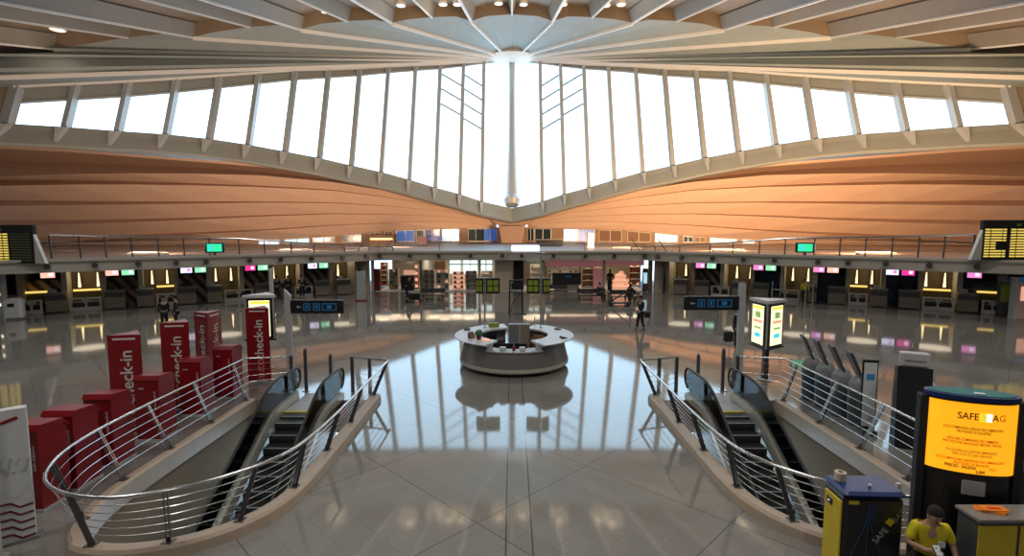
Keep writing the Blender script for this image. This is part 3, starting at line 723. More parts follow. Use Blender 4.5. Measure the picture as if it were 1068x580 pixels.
# bright rear windows of middle shop
k = wn2
for x0, x1 in ((423, 430), (447, 453), (455, 461), (469, 480), (483, 490), (491, 497.5), (501.5, 506), (507.5, 513), (552, 556), (558, 562), (570, 575)):
    k += 1; a, b = sx(x0, 49.6), sx(x1, 49.6)
    z0, z1 = (1.0, 2.62) if 465 < x0 < 514 else (2.25, 2.62)
    mb = MB(); mb.box(((a+b)/2, 49.75, (z0+z1)/2), (b-a, .1, z1-z0)); w = struct(mb.build('window_%d' % k, 'shop_window'), 'bright pane number %d at the rear of the shops' % k)
    mb = MB(); mb.box(((a+b)/2, 49.66, 1.9 if z0 < 2 else 2.25), (b-a+.2, .08, .09)); mb.build('window_frame', 'green_leaf' if z0 < 2 else 'beige', w)
def shelf(px0, px1, Y, h, m, lab, nsh=4, items=None, d=.45, back=True):
    a, b = sx(px0, Y), sx(px1, Y); w = b-a
    t = thing('shop_shelf', lab, 'shelf', ((a+b)/2, Y, .06)); mb = MB()
    for x in (-w/2+.03, w/2-.03): mb.box((x, 0, h/2), (.06, d, h))
    mb.build('side_panel', m, t)
    if back: mb = MB(); mb.box((0, d/2-.03, h/2), (w-.02, .04, h)); mb.build('back_panel', m, t)
    for i in range(nsh):
        z = .12+i*(h-.15)/(nsh-.5); mb = MB(); mb.box((0, -.02, z), (w-.1, d-.06, .05)); mb.build('shelf_board', 'white', t)
        if items:
            n = max(2, int(w/.42))
            for j in range(n):
                x = -w/2+.2+j*(w-.4)/max(1, n-1); mm, kind = random.choice(items)
                hh = random.uniform(.16, .25); o = MB()
                if kind == 'bottle': o.lathe([(0, 0), (.06, 0), (.06, hh*.65), (.02, hh*.8), (.02, hh), (0, hh)], n=8)
                elif kind == 'bag':
                    o.add([(-.13, -.08, 0), (.13, -.08, 0), (.13, .08, 0), (-.13, .08, 0), (-.09, -.03, hh), (.09, -.03, hh), (.09, .03, hh), (-.09, .03, hh)], [(3, 2, 1, 0), (0, 1, 5, 4), (1, 2, 6, 5), (2, 3, 7, 6), (3, 0, 4, 7), (4, 5, 6, 7)])
                    o.tube([(-.06, 0, hh-.01), (-.05, 0, hh+.08), (.05, 0, hh+.08), (.06, 0, hh-.01)], .012, 5)
                else: o.box((0, 0, hh/2), (.2, .16, hh), bev=.01)
                ob = o.build({'bottle': 'perfume_bottle', 'bag': 'handbag', 'box': 'gift_box'}[kind], mm, loc=(t.location.x+x, Y-.05, .06+z+.027))
                ncol = {'red': 'red', 'amber': 'amber', 'charcoal': 'dark', 'white': 'white', 'flower': 'peach', 'teal_fabric': 'teal', 'wood': 'brown', 'yellow': 'yellow'}[mm]
                tag(ob, 'small %s %s on the %s' % (ncol, {'bottle': 'bottle', 'bag': 'bag', 'box': 'box'}[kind], lab.replace('tall ', '').replace('low ', '')), {'bottle': 'bottle', 'bag': 'bag', 'box': 'box'}[kind], '%s goods %s, %s' % (ncol, kind, lab))
    return t
shelf(397, 404, 47, 2.2, 'wood', 'tall brown shelf beside the red shop column', 5, [('amber', 'box'), ('red', 'box'), ('white', 'bottle')])
shelf(405.5, 415.5, 44.6, 1.75, 'offwhite', 'cream display shelf glowing beside the dark counter', 5, [('yellow', 'box'), ('white', 'bottle'), ('amber', 'box')])
shelf(432, 436.5, 45, 2.1, 'offwhite', 'narrow peach shelf at the glass shop corner', 4, [('flower', 'box')])
shelf(442, 453, 44.4, 1.7, 'offwhite', 'bag shelf by the first shop pier', 4, [('charcoal', 'bag'), ('amber', 'bag'), ('red', 'box')])
shelf(455, 468, 44.4, 1.7, 'offwhite', 'dark bag shelf before the orange poster', 4, [('charcoal', 'bag'), ('charcoal', 'bag'), ('flower', 'box')])
shelf(472, 484, 44.4, 1.55, 'flower', 'pinkish shelf before the rear windows', 4, [('charcoal', 'bag'), ('teal_fabric', 'box'), ('red', 'box')])
shelf(485.5, 497, 44.4, 1.6, 'offwhite', 'bag shelf beside the screen pole', 4, [('charcoal', 'bag'), ('wood', 'bag')])
shelf(502, 514, 46, 1.5, 'offwhite', 'white shelf in the shop corner by the pale pier', 3, [('white', 'bottle'), ('amber', 'box')])
shelf(553, 564, 47.5, 2.0, 'offwhite', 'white shelf in the bright shop right of the doorway', 4, [('red', 'box'), ('amber', 'bottle'), ('white', 'box')])
shelf(607, 619, 46, 2.0, 'wood', 'clothes shelf behind the black shop banner', 4, [('charcoal', 'box'), ('amber', 'box'), ('teal_fabric', 'box')])
shelf(571, 603, 49.2, 2.3, 'offwhite', 'long rear shelf above the black shop banner', 5, [('amber', 'box'), ('white', 'bottle'), ('red', 'box')])
shelf(656, 668, 47, 2.1, 'amber', 'peach lit shelf beside the flower heap', 4, [('flower', 'box'), ('red', 'box'), ('charcoal', 'box')])
# signs, counters, columns
def boxthing(name, m, px0, px1, Y, z0, z1, d, lab, cat, bev=.02, kind=None):
    a, b = sx(px0, Y), sx(px1, Y); mb = MB(); mb.box((0, 0, (z1-z0)/2), (b-a, d, z1-z0), bev=bev)
    return tag(mb.build(name, m, loc=((a+b)/2, Y, z0)), lab, cat)
boxthing('shop_column_display', 'dark_red', 390, 396, 43.6, .06, 1.9, .5, 'dark red display tower at the shop entrance', 'display')
t = thing('sales_counter', 'dark sales counter in the first shop with a peach lit canopy', 'counter', (sx(424), 43.7, .06))
mb = MB(); mb.box((0, 0, .6), (1.1, .5, 1.2), bev=.03); mb.build('body', 'black', t); mb = MB(); mb.box((0, 0, 1.25), (1.2, .6, .07)); mb.build('worktop', 'charcoal', t)
mb = MB(); mb.box((.1, .3, 1.5), (1.0, .06, .4)); mb.build('lit_panel', 'flower', t)
boxthing('poster', 'amber', 453.5, 464, 49.93, 1.35, 2.2, .05, 'orange brown poster on the rear shop wall', 'poster', 0)
boxthing('shop_sign', 'sign_pink', 570, 629, 43.35, 2.1, 2.62, .12, 'long pinkish shop sign over the black banner', 'sign')
boxthing('shop_sign', 'sign_pink', 633, 672, 43.35, 2.2, 2.62, .12, 'short pinkish shop sign over the flower shop', 'sign')
t = thing('black_banner', 'wide black banner board hanging in the shop window', 'banner', (sx(591.5), 43.6, .06))
mb = MB(); mb.box((0, 0, 1.0), (sx(607)-sx(577), .12, 1.0), bev=.02); mb.build('panel', 'black_matte', t)
mb = MB(); mb.box((0, 0, .25), (sx(605)-sx(579), .2, .5)); mb.build('base', 'desk_grey', t); mb = MB(); mb.box((.1, -.07, 1.2), (.5, .01, .1)); mb.build('print', 'sign_blue', t)
boxthing('red_display_panel', 'sign_pink', 619.5, 628, 43.7, .1, 1.95, .15, 'tall red pink panel beside the black banner', 'panel')
boxthing('dark_doorway_slab', 'black_matte', 535.5, 546, 44.5, .06, 2.55, .2, 'black slab standing in for the dark doorway beside the pale pier', 'screen')  # black slab put in for the darkness of the doorway opening
t = thing('display_phone_stand', 'blue and white lit stand at the edge of the flower shop', 'display stand', (sx(673), 43.3, .06))
mb = MB(); mb.box((0, 0, .95), (.42, .2, 1.9), bev=.03); mb.build('housing', 'charcoal', t); mb = MB(); mb.box((0, -.105, 1.1), (.3, .01, .9)); mb.build('screen', 'office_lit', t)
t = thing('mannequin', 'black clothed mannequin in the flower shop window', 'mannequin', (sx(637.5), 43.8, .06))
mb = MB(); mb.tube([(0, 0, 0), (0, 0, .9), (0, 0, 1.1), (0, 0, 1.4), (0, 0, 1.5), (0, 0, 1.56)], 0, 10, radii=[.2, .19, .15, .22, .1, .05]); mb.build('robe', 'black_matte', t)
mb = MB(); mb.ball((0, 0, 1.68), .11, (.85, 1, 1.2)); mb.build('head', 'black_matte', t, smooth=True)
mb = MB()
for q in (-1, 1): mb.tube([(q*.2, 0, 1.42), (q*.27, 0, 1.1), (q*.26, -.05, .85)], 0, 8, radii=[.07, .06, .04])
mb.build('sleeve', 'black_matte', t)
t = thing('flower_display', 'round tiered flower display glowing peach in the shop', 'flower display', (sx(650.5), 44.5, .06))
mb = MB()
for r, z in ((.95, .3), (.75, .8), (.5, 1.2)): mb.cyl((0, 0, z-.3), r*.8, .3, 16, r)
mb.build('tiered_stand', 'flower', t)
mb = MB()
for i in range(60):
    a = random.uniform(0, 2*PI); lv = random.choice([(.85, .36), (.65, .86), (.4, 1.26), (.2, 1.45)]); r = lv[0]*random.uniform(.3, 1); mb.ball((r*math.cos(a), r*math.sin(a), lv[1]), random.uniform(.07, .13), n=6, m=4)
mb.build('blossoms', 'flower', t)
for px, Y, e in ((400, 45.5, 60), (424, 46, 60), (458, 46, 60), (486, 46, 60), (508, 46.5, 50), (556, 46, 60), (590, 46, 70), (618, 46, 50), (652, 46, 90)):
    li = bpy.data.lights.new('shop_lamp', 'AREA'); li.energy = e*.75; li.color = (1, .76, .5); li.size = 2.6; lo = bpy.data.objects.new('shop_lamp', li); COL.objects.link(lo); lo.location = (sx(px, Y), Y, 2.6)
# row of warm ceiling lights inside the shops
for i, (px, Y) in enumerate(((399, 45), (411, 47.5), (453, 46.5), (463, 45), (476, 47), (489, 45.5), (509, 47), (554, 45), (560, 47), (574, 46), (583, 45), (597, 46.5), (612, 45), (645, 46), (660, 45.2))):
    mb = MB(); mb.box((0, 0, 0), (.75, .3, .05), bev=.01)
    tag(mb.build('shop_ceiling_light', 'shop_light', loc=(sx(px, Y), Y, 2.67)), 'flat warm light panel set in the shop ceiling', 'ceiling light', 'ceiling panels of the shops')
# ================================================================== PEOPLE
def skinmesh(name, verts, edges, radii, m, parent, root=0, sub=1):
    me = bpy.data.meshes.new(name); me.from_pydata(verts, edges, []); o = bpy.data.objects.new(name, me); COL.objects.link(o)
    md = o.modifiers.new('skin', 'SKIN'); md.use_smooth_shade = True
    for i, v in enumerate(me.skin_vertices[0].data):
        r = radii[i]; v.radius = r if isinstance(r, tuple) else (r, r); v.use_root = (i == root)
    sb = o.modifiers.new('sub', 'SUBSURF'); sb.levels = sub; sb.render_levels = sub
    bpy.context.view_layer.update()
    me2 = bpy.data.meshes.new_from_object(o.evaluated_get(bpy.context.evaluated_depsgraph_get()))
    bpy.data.objects.remove(o); me2.name = name; me2.materials.clear(); me2.materials.append(M(m))
    me2.polygons.foreach_set('use_smooth', [True]*len(me2.polygons))
    n = bpy.data.objects.new(name, me2); COL.objects.link(n); n.parent = parent; return n
def person(label, loc, rz, pose='stand', top='suit', bottom='suit', hair='hair', long_sleeve=True, scale=1.0, sub=1, group=None):
    # faces -Y. joints: J[name] = (x, y, z)
    J = dict(pel=(0, 0, .95), sp=(0, 0, 1.13), ch=(0, .0, 1.34), nk=(0, 0, 1.49), h1=(0, -.015, 1.57), h2=(0, -.02, 1.65), h3=(0, -.01, 1.73))
    for q, a in ((-1, 'L'), (1, 'R')):
        J.update({'sh'+a: (q*.18, 0, 1.42), 'el'+a: (q*.23, .03, 1.15), 'wr'+a: (q*.24, -.05, .91), 'ha'+a: (q*.24, -.07, .84), 'hp'+a: (q*.09, 0, .9), 'kn'+a: (q*.1, -.02, .5), 'an'+a: (q*.11, .02, .09), 'to'+a: (q*.12, -.15, .035)})
    if pose == 'walk':
        J.update(knL=(-.09, -.12, .5), anL=(-.09, -.17, .1), toL=(-.09, -.33, .06), knR=(.09, .0, .49), anR=(.09, .18, .12), toR=(.09, .05, .035), elL=(-.23, .12, 1.17), wrL=(-.22, .12, .93), haL=(-.22, .1, .87), elR=(.24, -.08, 1.17), wrR=(.23, -.3, 1.02), haR=(.22, -.36, .99))
    if pose == 'lean':
        for k in ('ch', 'nk', 'h1', 'h2', 'h3', 'shL', 'shR'): x, y, z = J[k]; J[k] = (x, y-.35*(z-.95), z-.03)
        J.update(elL=(-.22, -.22, 1.12), wrL=(-.18, -.45, 1.08), haL=(-.17, -.52, 1.08), elR=(.22, -.22, 1.12), wrR=(.18, -.45, 1.08), haR=(.17, -.52, 1.08))
    if pose == 'sit':
        dz = -.42
        for k in list(J):
            if k[:2] not in ('kn', 'an', 'to'): x, y, z = J[k]; J[k] = (x, y, z+dz)
        for q, a in ((-1, 'L'), (1, 'R')):
            J.update({'kn'+a: (q*.14, -.44, .52), 'an'+a: (q*.14, -.42, .1), 'to'+a: (q*.15, -.58, .035), 'hp'+a: (q*.1, 0, .5)})
            J.update({'el'+a: (q*.25, -.08, .78), 'wr'+a: (q*.15, -.3, .72), 'ha'+a: (q*.1, -.37, .73)})
    if pose == 'stool':      # seated on a high stool, head bowed to a phone
        dz = -.2
        for k in list(J):
            if k[:2] not in ('kn', 'an', 'to'): x, y, z = J[k]; J[k] = (x, y-.16*max(0, z-.95), z+dz)
        J['h1'] = (0, -.13, 1.36); J['h2'] = (0, -.18, 1.43); J['h3'] = (0, -.19, 1.5)
        for q, a in ((-1, 'L'), (1, 'R')):
            J.update({'kn'+a: (q*.2, -.42, .68), 'an'+a: (q*.17, -.36, .3), 'to'+a: (q*.19, -.5, .24), 'hp'+a: (q*.1, 0, .72)})
        J.update(elL=(-.27, -.1, .98), wrL=(-.14, -.31, 1.0), haL=(-.06, -.36, 1.02), elR=(.29, -.05, .97), wrR=(.27, -.24, .82), haR=(.25, -.31, .8))
    t = thing('person', label, 'person', loc, rz, group); t.scale = (scale,)*3
    names = ['pel', 'sp', 'ch', 'nk', 'h1', 'h2', 'h3']; V = [J[k] for k in names]; Ed = [(i, i+1) for i in range(6)]
    R = [(.14, .1), (.125, .09), (.15, .1), .052, (.07, .08), (.082, .098), (.06, .07)]
    def add(p, par, r): V.append(p); R.append(r); Ed.append((par, len(V)-1)); return len(V)-1
    for a in 'LR':
        q = -1 if a == 'L' else 1
        s_ = add(J['sh'+a], 2, .062); e_ = add(J['el'+a], s_, .044); w_ = add(J['wr'+a], e_, .028); h_ = add(J['ha'+a], w_, (.04, .02))
        d = (Vector(J['ha'+a])-Vector(J['wr'+a])).normalized(); sd = d.cross(Vector((0, 1, 0)) if abs(d.y) < .8 else Vector((0, 0, 1))).normalized(); cu = sd.cross(d).normalized()
        inw = -q
        for f in range(4):
            o_ = sd*((f-1.5)*.02); L_ = (.07, .08, .074, .058)[f]; b = Vector(J['ha'+a])+o_+d*.02
            m1 = b+d*L_*.5; m2 = m1+(d*.7-cu*.5*(1 if cu.y > 0 else -1)).normalized()*L_*.45
            i1 = add(tuple(b), h_, .0095); i2 = add(tuple(m1), i1, .009); add(tuple(m2), i2, .0075)
        b = Vector(J['ha'+a])-d*.02+sd*.035; i1 = add(tuple(b), h_, .011); add(tuple(b+d*.05+sd*.02), i1, .009)
        p_ = add(J['hp'+a], 0, .085); k_ = add(J['kn'+a], p_, .056); n_ = add(J['an'+a], k_, .038); add(J['to'+a], n_, (.04, .03))
    body = skinmesh('body', V, Ed, R, 'skin', t, sub=sub)
    # nose & ears belong to the head
    h2 = Vector(J['h2']); bw = (Vector(J['h3'])-Vector(J['h1'])).normalized(); fw = Vector((0, -1, 0)); fw = (fw-bw*fw.dot(bw)).normalized()
    c = h2
    mb = MB(); mb.ball(c+bw*.035-fw*.012, .108, (.87, 1.0, .98), 12, 8, zmin=-.1)
    for q in (-1, 1): mb.ball(c+bw*.0-fw*.04+Vector((q*.055, 0, 0)), .045, (.8, 1, 1.2), 8, 5)
    mb.build('hair', hair, t, smooth=True)
    mb = MB(); mb.ball(c+fw*.1-bw*.012, .016, (.8, 1, 1.5), 6, 5); mb.ball(c+Vector((.088, 0, 0))-bw*.01, .022, (.4, .8, 1.3), 6, 5); mb.ball(c-Vector((.088, 0, 0))-bw*.01, .022, (.4, .8, 1.3), 6, 5); mb.build('nose_and_ears', 'skin', t, smooth=True)
    mb = MB()
    for q in (-1, 1): mb.ball(c+fw*.088+bw*.012+Vector((q*.032, 0, 0)), .011, (1.2, .6, .7), 6, 4)
    mb.build('eyes', 'black', t); mb = MB(); mb.box(c+fw*.088-bw*.05, (.045, .012, .01)); mb.build('mouth', 'dark_red', t)
    # clothes
    g = .016
    tv = [J['pel'], J['sp'], J['ch'], tuple(Vector(J['ch']).lerp(Vector(J['nk']), .55))]; te = [(0, 1), (1, 2), (2, 3)]; tr = [(.15, .115), (.145, .11), (.17, .12), (.08, .075)]
    for a in 'LR':
        b = len(tv); tv += [J['sh'+a], J['el'+a] if long_sleeve else tuple(Vector(J['sh'+a]).lerp(Vector(J['el'+a]), .55))]; te += [(2, b), (b, b+1)]; tr += [.078, .06 if long_sleeve else .068]
        if not long_sleeve: tv.append(tuple(Vector(J['sh'+a]).lerp(Vector(J['el'+a]), .85))); te.append((b+1, b+2)); tr.append(.07)
        if long_sleeve: tv.append(tuple(Vector(J['el'+a]).lerp(Vector(J['wr'+a]), .93))); te.append((b+1, b+2)); tr.append(.042)
    skinmesh('jacket' if long_sleeve else 'shirt', tv, te, tr, top, t, sub=sub)
    tv = [J['pel']]; te = []; tr = [(.15, .115)]
    for a in 'LR':
        b = len(tv); tv += [J['hp'+a], J['kn'+a], tuple(Vector(J['kn'+a]).lerp(Vector(J['an'+a]), .92))]; te += [(0, b), (b, b+1), (b+1, b+2)]; tr += [.105, .078, .06]
    skinmesh('trousers', tv, te, tr, bottom, t, sub=sub)
    for a in 'LR':
        A, T = Vector(J['an'+a]), Vector(J['to'+a]); skinmesh('shoe', [tuple(A+Vector((0, 0, -.02))), tuple(A.lerp(T, .5)), tuple(T)], [(0, 1), (1, 2)], [.062, (.062, .055), (.06, .05)], 'black', t, sub=sub)
    t['joints'] = ''
    del t['joints']
    return t, J
def gp(px, py, dz=0):   # point on the floor
    d = ray(px, py); k = (CAMZ-dz)/-d.z; return Vector((d.x*k, d.y*k, dz))
a = gp(668, 344.5)
t, J = person('person in dark suit walking alone across the open floor with a bag', a, math.radians(-60), 'walk')
tb = thing('shoulder_bag', 'dark shoulder bag carried by the walking person in a suit', 'bag', (a.x+.36, a.y+.1, .62))
mb = MB(); mb.box((0, 0, .16), (.3, .12, .3), bev=.03); mb.build('body', 'black', tb); mb = MB(); mb.tube([(-.12, 0, .3), (-.08, 0, .5), (.0, 0, .62), (.08, 0, .5), (.12, 0, .3)], .012, 6); mb.build('strap', 'black', tb)
a = gp(768, 364)
person('person in black standing behind the column beside the yellow light box', a, math.radians(40), 'stand', scale=1.02)
tb = thing('trolley_bag', 'black bag hanging at the side of the person behind the column', 'bag', (a.x-.42, a.y-.15, .35))
mb = MB(); mb.box((0, 0, .22), (.4, .2, .44), bev=.05); mb.build('body', 'black_matte', tb); mb = MB(); mb.tube([(-.1, 0, .43), (-.08, 0, .53), (.08, 0, .53), (.1, 0, .43)], .012, 6); mb.build('handle', 'black', tb)
a = gp(172, 345); person('person in dark clothes behind the red totems, the one nearer the boards', a, math.radians(60), 'stand')
a = gp(184.5, 344); person('person in dark clothes with white collar behind the red totems', a, math.radians(-60), 'stand')
a = gp(424.5, 312); person('person in dark clothes leaning over a trolley before the shops', a, math.radians(90), 'lean')
c0 = cpt(236, -1, -.5); person('person in dark coat at the third left-wing check-in desk', c0, math.radians(200), 'stand')
c0 = cpt(222, -1, -.7); person('person in black bending over the check-in counter of the left wing', c0, math.radians(210), 'lean')
c0 = cpt(248, -1, -.55); person('person in black between two left-wing check-in desks', c0, math.radians(30), 'stand')
c0 = cpt(308, 1, -.9); person('person in yellow top standing before the right-wing desks', c0, math.radians(150), 'stand', top='yellow_shirt', bottom='black_matte')
# ================================================================== SEATS before the shops
def bench(px0, px1, py, lab):
    a, b = gp(px0, py), gp(px1, py); w = b.x-a.x; t = thing('bench', lab, 'bench', ((a.x+b.x)/2, a.y, 0))
    mb = MB(); mb.box((0, 0, .35), (w, .5, .07), bev=.02); mb.build('seat', 'black', t)
    for x in (-w/2+.15, w/2-.15):
        mb = MB(); mb.box((x, 0, .16), (.08, .45, .32)); mb.build('leg', 'dark_steel', t)
    mb = MB(); mb.box((0, .24, .66), (w, .05, .32), rx=-.2, bev=.02); mb.build('backrest', 'black', t)
bench(440, 464, 312.5, 'long dark bench in front of the bag shop')
bench(602, 632, 313, 'dark bench before the black shop banner')
bench(636, 664, 314.5, 'dark bench before the flower shop')
bench(570, 592, 308, 'low dark bench beside the pole screens in front of the shops')
for px, py, rzz, lab in ((625, 313.6, .5, 'seated person in black on the bench before the black banner'), (657, 315, -.8, 'seated person in black before the flower shop')):
    a = gp(px, py); person(lab, (a.x, a.y-.12, 0), rzz, 'sit')
a = gp(646, 319); t = thing('luggage_trolley', 'dark luggage trolley with a sloping handle before the flower shop', 'luggage trolley', a)
mb = MB(); mb.box((0, 0, .2), (1.5, .6, .06)); mb.build('platform', 'black', t)
mb = MB(); mb.tube([(-.75, 0, .2), (.5, 0, 1.0), (.75, 0, 1.5)], .05, 6); mb.tube([(.75, 0, .2), (.75, 0, 1.5)], .05, 6); mb.build('frame', 'black', t)
for x in (-.6, .6):
    mb = MB(); mb.cyl((x, 0, 0), .09, .17, 10); mb.build('wheel', 'rubber', t)
a = gp(430, 315.5); t = thing('luggage_trolley', 'dark loaded luggage trolley pushed by the leaning person', 'luggage trolley', (a.x+.1, a.y, 0))
mb = MB(); mb.box((0, 0, .22), (1.2, .6, .06)); mb.build('platform', 'dark_steel', t); mb = MB(); mb.tube([(-.6, 0, .2), (-.75, 0, 1.05)], .03, 6); mb.build('handle', 'steel', t)
for x in (-.5, .5): mb = MB(); mb.cyl((x, 0, 0), .09, .19, 10); mb.build('wheel', 'rubber', t)
mb = MB(); mb.box((0, 0, .22), (.8, .5, .44), bev=.06); tag(mb.build('suitcase', 'black', loc=(a.x+.17, a.y, .262)), 'black suitcase lying on the pushed trolley', 'suitcase')
# dark easel frame with screen behind desk
a = gp(538, 327.5); t = thing('display_easel', 'tall black tubular easel frame with a small screen behind the round desk', 'easel', a)
w = .62
for x in (-w/2-.1, w/2+.1):
    mb = MB(); mb.bar((x, .1, 0), (x*.86, 0, 2.1), .09, .07, up=(0, 1, 0)); mb.build('leg', 'black', t)
mb = MB(); mb.bar((-w/2-.02, 0, 2.05), (w/2+.02, 0, 2.05), .06, .08); mb.bar((-w/2-.05, .02, 1.35), (w/2+.05, .02, 1.35), .05, .07); mb.build('cross_bar', 'black', t)
mb = MB(); mb.box((0, -.05, 1.72), (.56, .06, .4), bev=.02); mb.build('screen', 'black', t)
mb = MB(); mb.tube([(-.35, 0, .05), (-.2, -.1, .7), (.1, -.05, 1.1), (.3, 0, 1.3)], .03, 6); mb.build('cable', 'rubber', t)
mb = MB(); mb.box((.3, -.15, .03), (.7, .08, .06)); mb.box((-.3, -.15, .03), (.1, .5, .06)); mb.build('foot_bar', 'black', t)
# ================================================================== ESCALATOR PITS
def sd(n, s): return 'left' if s < 0 else 'right'
for s in (-1, 1):
    X = lambda x: s*(x+SH[s])
    nB = len(BASE)
    # pit walls
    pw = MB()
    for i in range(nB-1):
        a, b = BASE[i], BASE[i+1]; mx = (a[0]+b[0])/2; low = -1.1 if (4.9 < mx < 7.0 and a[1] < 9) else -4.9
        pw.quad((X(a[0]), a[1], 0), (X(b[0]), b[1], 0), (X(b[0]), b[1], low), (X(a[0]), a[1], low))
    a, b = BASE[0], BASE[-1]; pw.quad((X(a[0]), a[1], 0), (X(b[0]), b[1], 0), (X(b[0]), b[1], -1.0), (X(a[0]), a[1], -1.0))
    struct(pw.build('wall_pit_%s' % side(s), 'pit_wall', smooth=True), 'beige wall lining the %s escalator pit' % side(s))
    lf = MB(); lf.box((X(6), 9, -4.95), (9, 17, .1)); struct(lf.build('floor.003', 'charcoal'), 'dark lower floor at the bottom of the escalator pit')
    # curb
    cb = MB(); rows = []
    for i in range(nB):
        p = BASE[i]; q0, q1 = BASE[max(i-1, 0)], BASE[min(i+1, nB-1)]; d = Vector((q1[0]-q0[0], q1[1]-q0[1])).normalized(); n = Vector((d.y, -d.x))  # towards pit?
        if n.dot(Vector((6-p[0], 11-p[1]))) > 0: n = -n     # outward
        f = i/(nB-1); h = .20 if f < .55 else max(.06, .20-.14*min(1, (f-.55)/.15)); w = .23 if f < .6 else .17
        prof = [(-.06, -.35), (-.06, h-.04), (0, h), (w-.05, h), (w, h-.05), (w+.02, 0)]
        rows.append([(X(p[0]+n.x*u), p[1]+n.y*u, z) for u, z in prof])
    for a, b in zip(rows[:-1], rows[1:]):
        for k in range(5): cb.quad(a[k], a[k+1], b[k+1], b[k])
    cb.quad(*rows[0]); cb.quad(*rows[-1])
    struct(cb.build('baseboard_pit_%s' % side(s), 'curb_stone', smooth=True), 'rounded beige kerb around the %s escalator pit' % side(s))
    # railing
    rt = thing('pit_railing', 'curved steel railing with leaning posts around the %s escalator pit' % side(s), 'railing', (X(6), 11, 0))
    O = rt.location
    def Lc(x, y, z): return Vector((X(x)-O.x, y-O.y, z))
    RZ = 1.1
    mb = MB(); pts = [Lc(5.0, 15.9, RZ)]+[Lc(x, y, RZ) for x, y in RAIL]+[Lc(6.95, 16.0, RZ)]; mb.tube(pts, .03, 10); mb.build('handrail', 'steel', rt, smooth=True)
    for k in range(1, 6):
        f = k/6; mb = MB(); pts = []
        e0 = Lc(5.0, 15.9, .12+(RZ-.12)*f)
        pts.append(e0)
        for (bx, by), (rx, ry) in zip(BASE, RAIL):
            pts.append(Lc(bx+(rx-bx)*f, by+(ry-by)*f, .2+(RZ-.2)*f))
        pts.append(Lc(6.95, 16.0, .12+(RZ-.12)*f))
        mb.tube(pts, .007, 6); mb.build('rail_wire', 'steel', rt, smooth=True)
    POST = [((4.1, 15.3), (3.77, 15.5)), ((4.1, 13.1), (3.77, 12.9)), ((4.1, 11.4), (3.78, 11.2)), ((4.12, 9.75), (3.88, 9.6)), ((4.55, 8.6), (4.28, 8.6)), ((5.35, 8.0), (5.25, 7.77)), ((6.48, 7.92), (6.6, 7.66)), ((7.4, 8.85), (7.78, 8.7)), ((7.78, 10.3), (8.2, 10.2)), ((7.83, 11.8), (8.28, 11.7)), ((7.83, 13.4), (8.28, 13.4)), ((7.83, 15.2), (8.28, 15.3))]
    for i, (b, r) in enumerate([((b[0], b[1]-.33), (r[0], r[1]-.26)) for b, r in POST]):
        h = .19 if i < 7 else .05
        n = Vector((r[0]-b[0], r[1]-b[1], 0)); mb = MB(); a0 = Lc(b[0], b[1], h); a1 = Lc(r[0], r[1], RZ-.02)
        tdir = Vector((0, 0, 1)).cross((a1-a0)).normalized()
        for q in (-.025, .025): mb.bar(a0+tdir*q, a1+tdir*q, .015, .075, up=(a1-a0).cross(tdir))
        pst = mb.build('post', 'dark_steel' if i < 8 else 'steel', rt)
        mb = MB(); mb.box(a0+Vector((0, 0, .012)), (.16, .16, .024), bev=.005); mb.cyl(a0+Vector((0, 0, .02)), .035, .08, 8); mb.build('foot', 'dark_steel', pst)
        mb = MB(); mb.bar(a1-Vector((0, 0, .0)), a1+Vector((0, 0, .03)), .05, .05); mb.build('bracket', 'steel', pst)
    for (x, y) in ((5.0, 15.9), (6.95, 16.0), (4.4, 15.7)):
        mb = MB(); p = Lc(x, y, 0); mb.box(p+Vector((0, 0, .56)), (.1, .07, 1.12)); mb.build('post', 'dark_steel', rt)
    # bollards across the landing
    for (x, y, h, lab) in ((5.75, 16.1, 1.1, 'shorter dark bollard between the newels of the %s escalator'), (6.5, 16.0, 1.3, 'taller dark bollard with knob at the %s escalator newel')):
        t = thing('bollard', lab % side(s), 'bollard', (X(x), y, 0))
        mb = MB(); mb.box((0, 0, h/2), (.1, .08, h), bev=.01); mb.build('post', 'dark_steel', t); mb = MB(); mb.ball((0, 0, h+.02), .05); mb.build('cap', 'dark_steel', t); mb = MB(); mb.box((0, 0, .01), (.2, .2, .02)); mb.build('base_plate', 'steel', t)
    # escalator
    et = thing('escalator', 'glass sided escalator descending into the %s pit' % side(s), 'escalator', (X(5.785), 13.74, 0))
    EY = 14
    xi, xo = 5.785-.665, 5.785+.665; O2 = Vector((X(5.785), 14, 0))
    def Le(x, y, z): return Vector((X(x+.02)-O2.x, y-O2.y, z))
    # the whole machine stands a little nearer
    SL = .577; yk0, yk1 = 14.3, 13.3     # transition curve
    def hz(y):     # tread level
        if y >= yk0: return 0.
        if y <= yk1: return -SL*((yk0-yk1)/2)-SL*(yk1-y)
        t = (yk0-y); return -SL*t*t/2/(yk0-yk1)
    ys = [15.4, 15.0, 14.6, 14.3, 14.1, 13.9, 13.7, 13.5, 13.3, 12.5, 11.5, 10.5, 9.5, 8.5, 7.4, 6.4]
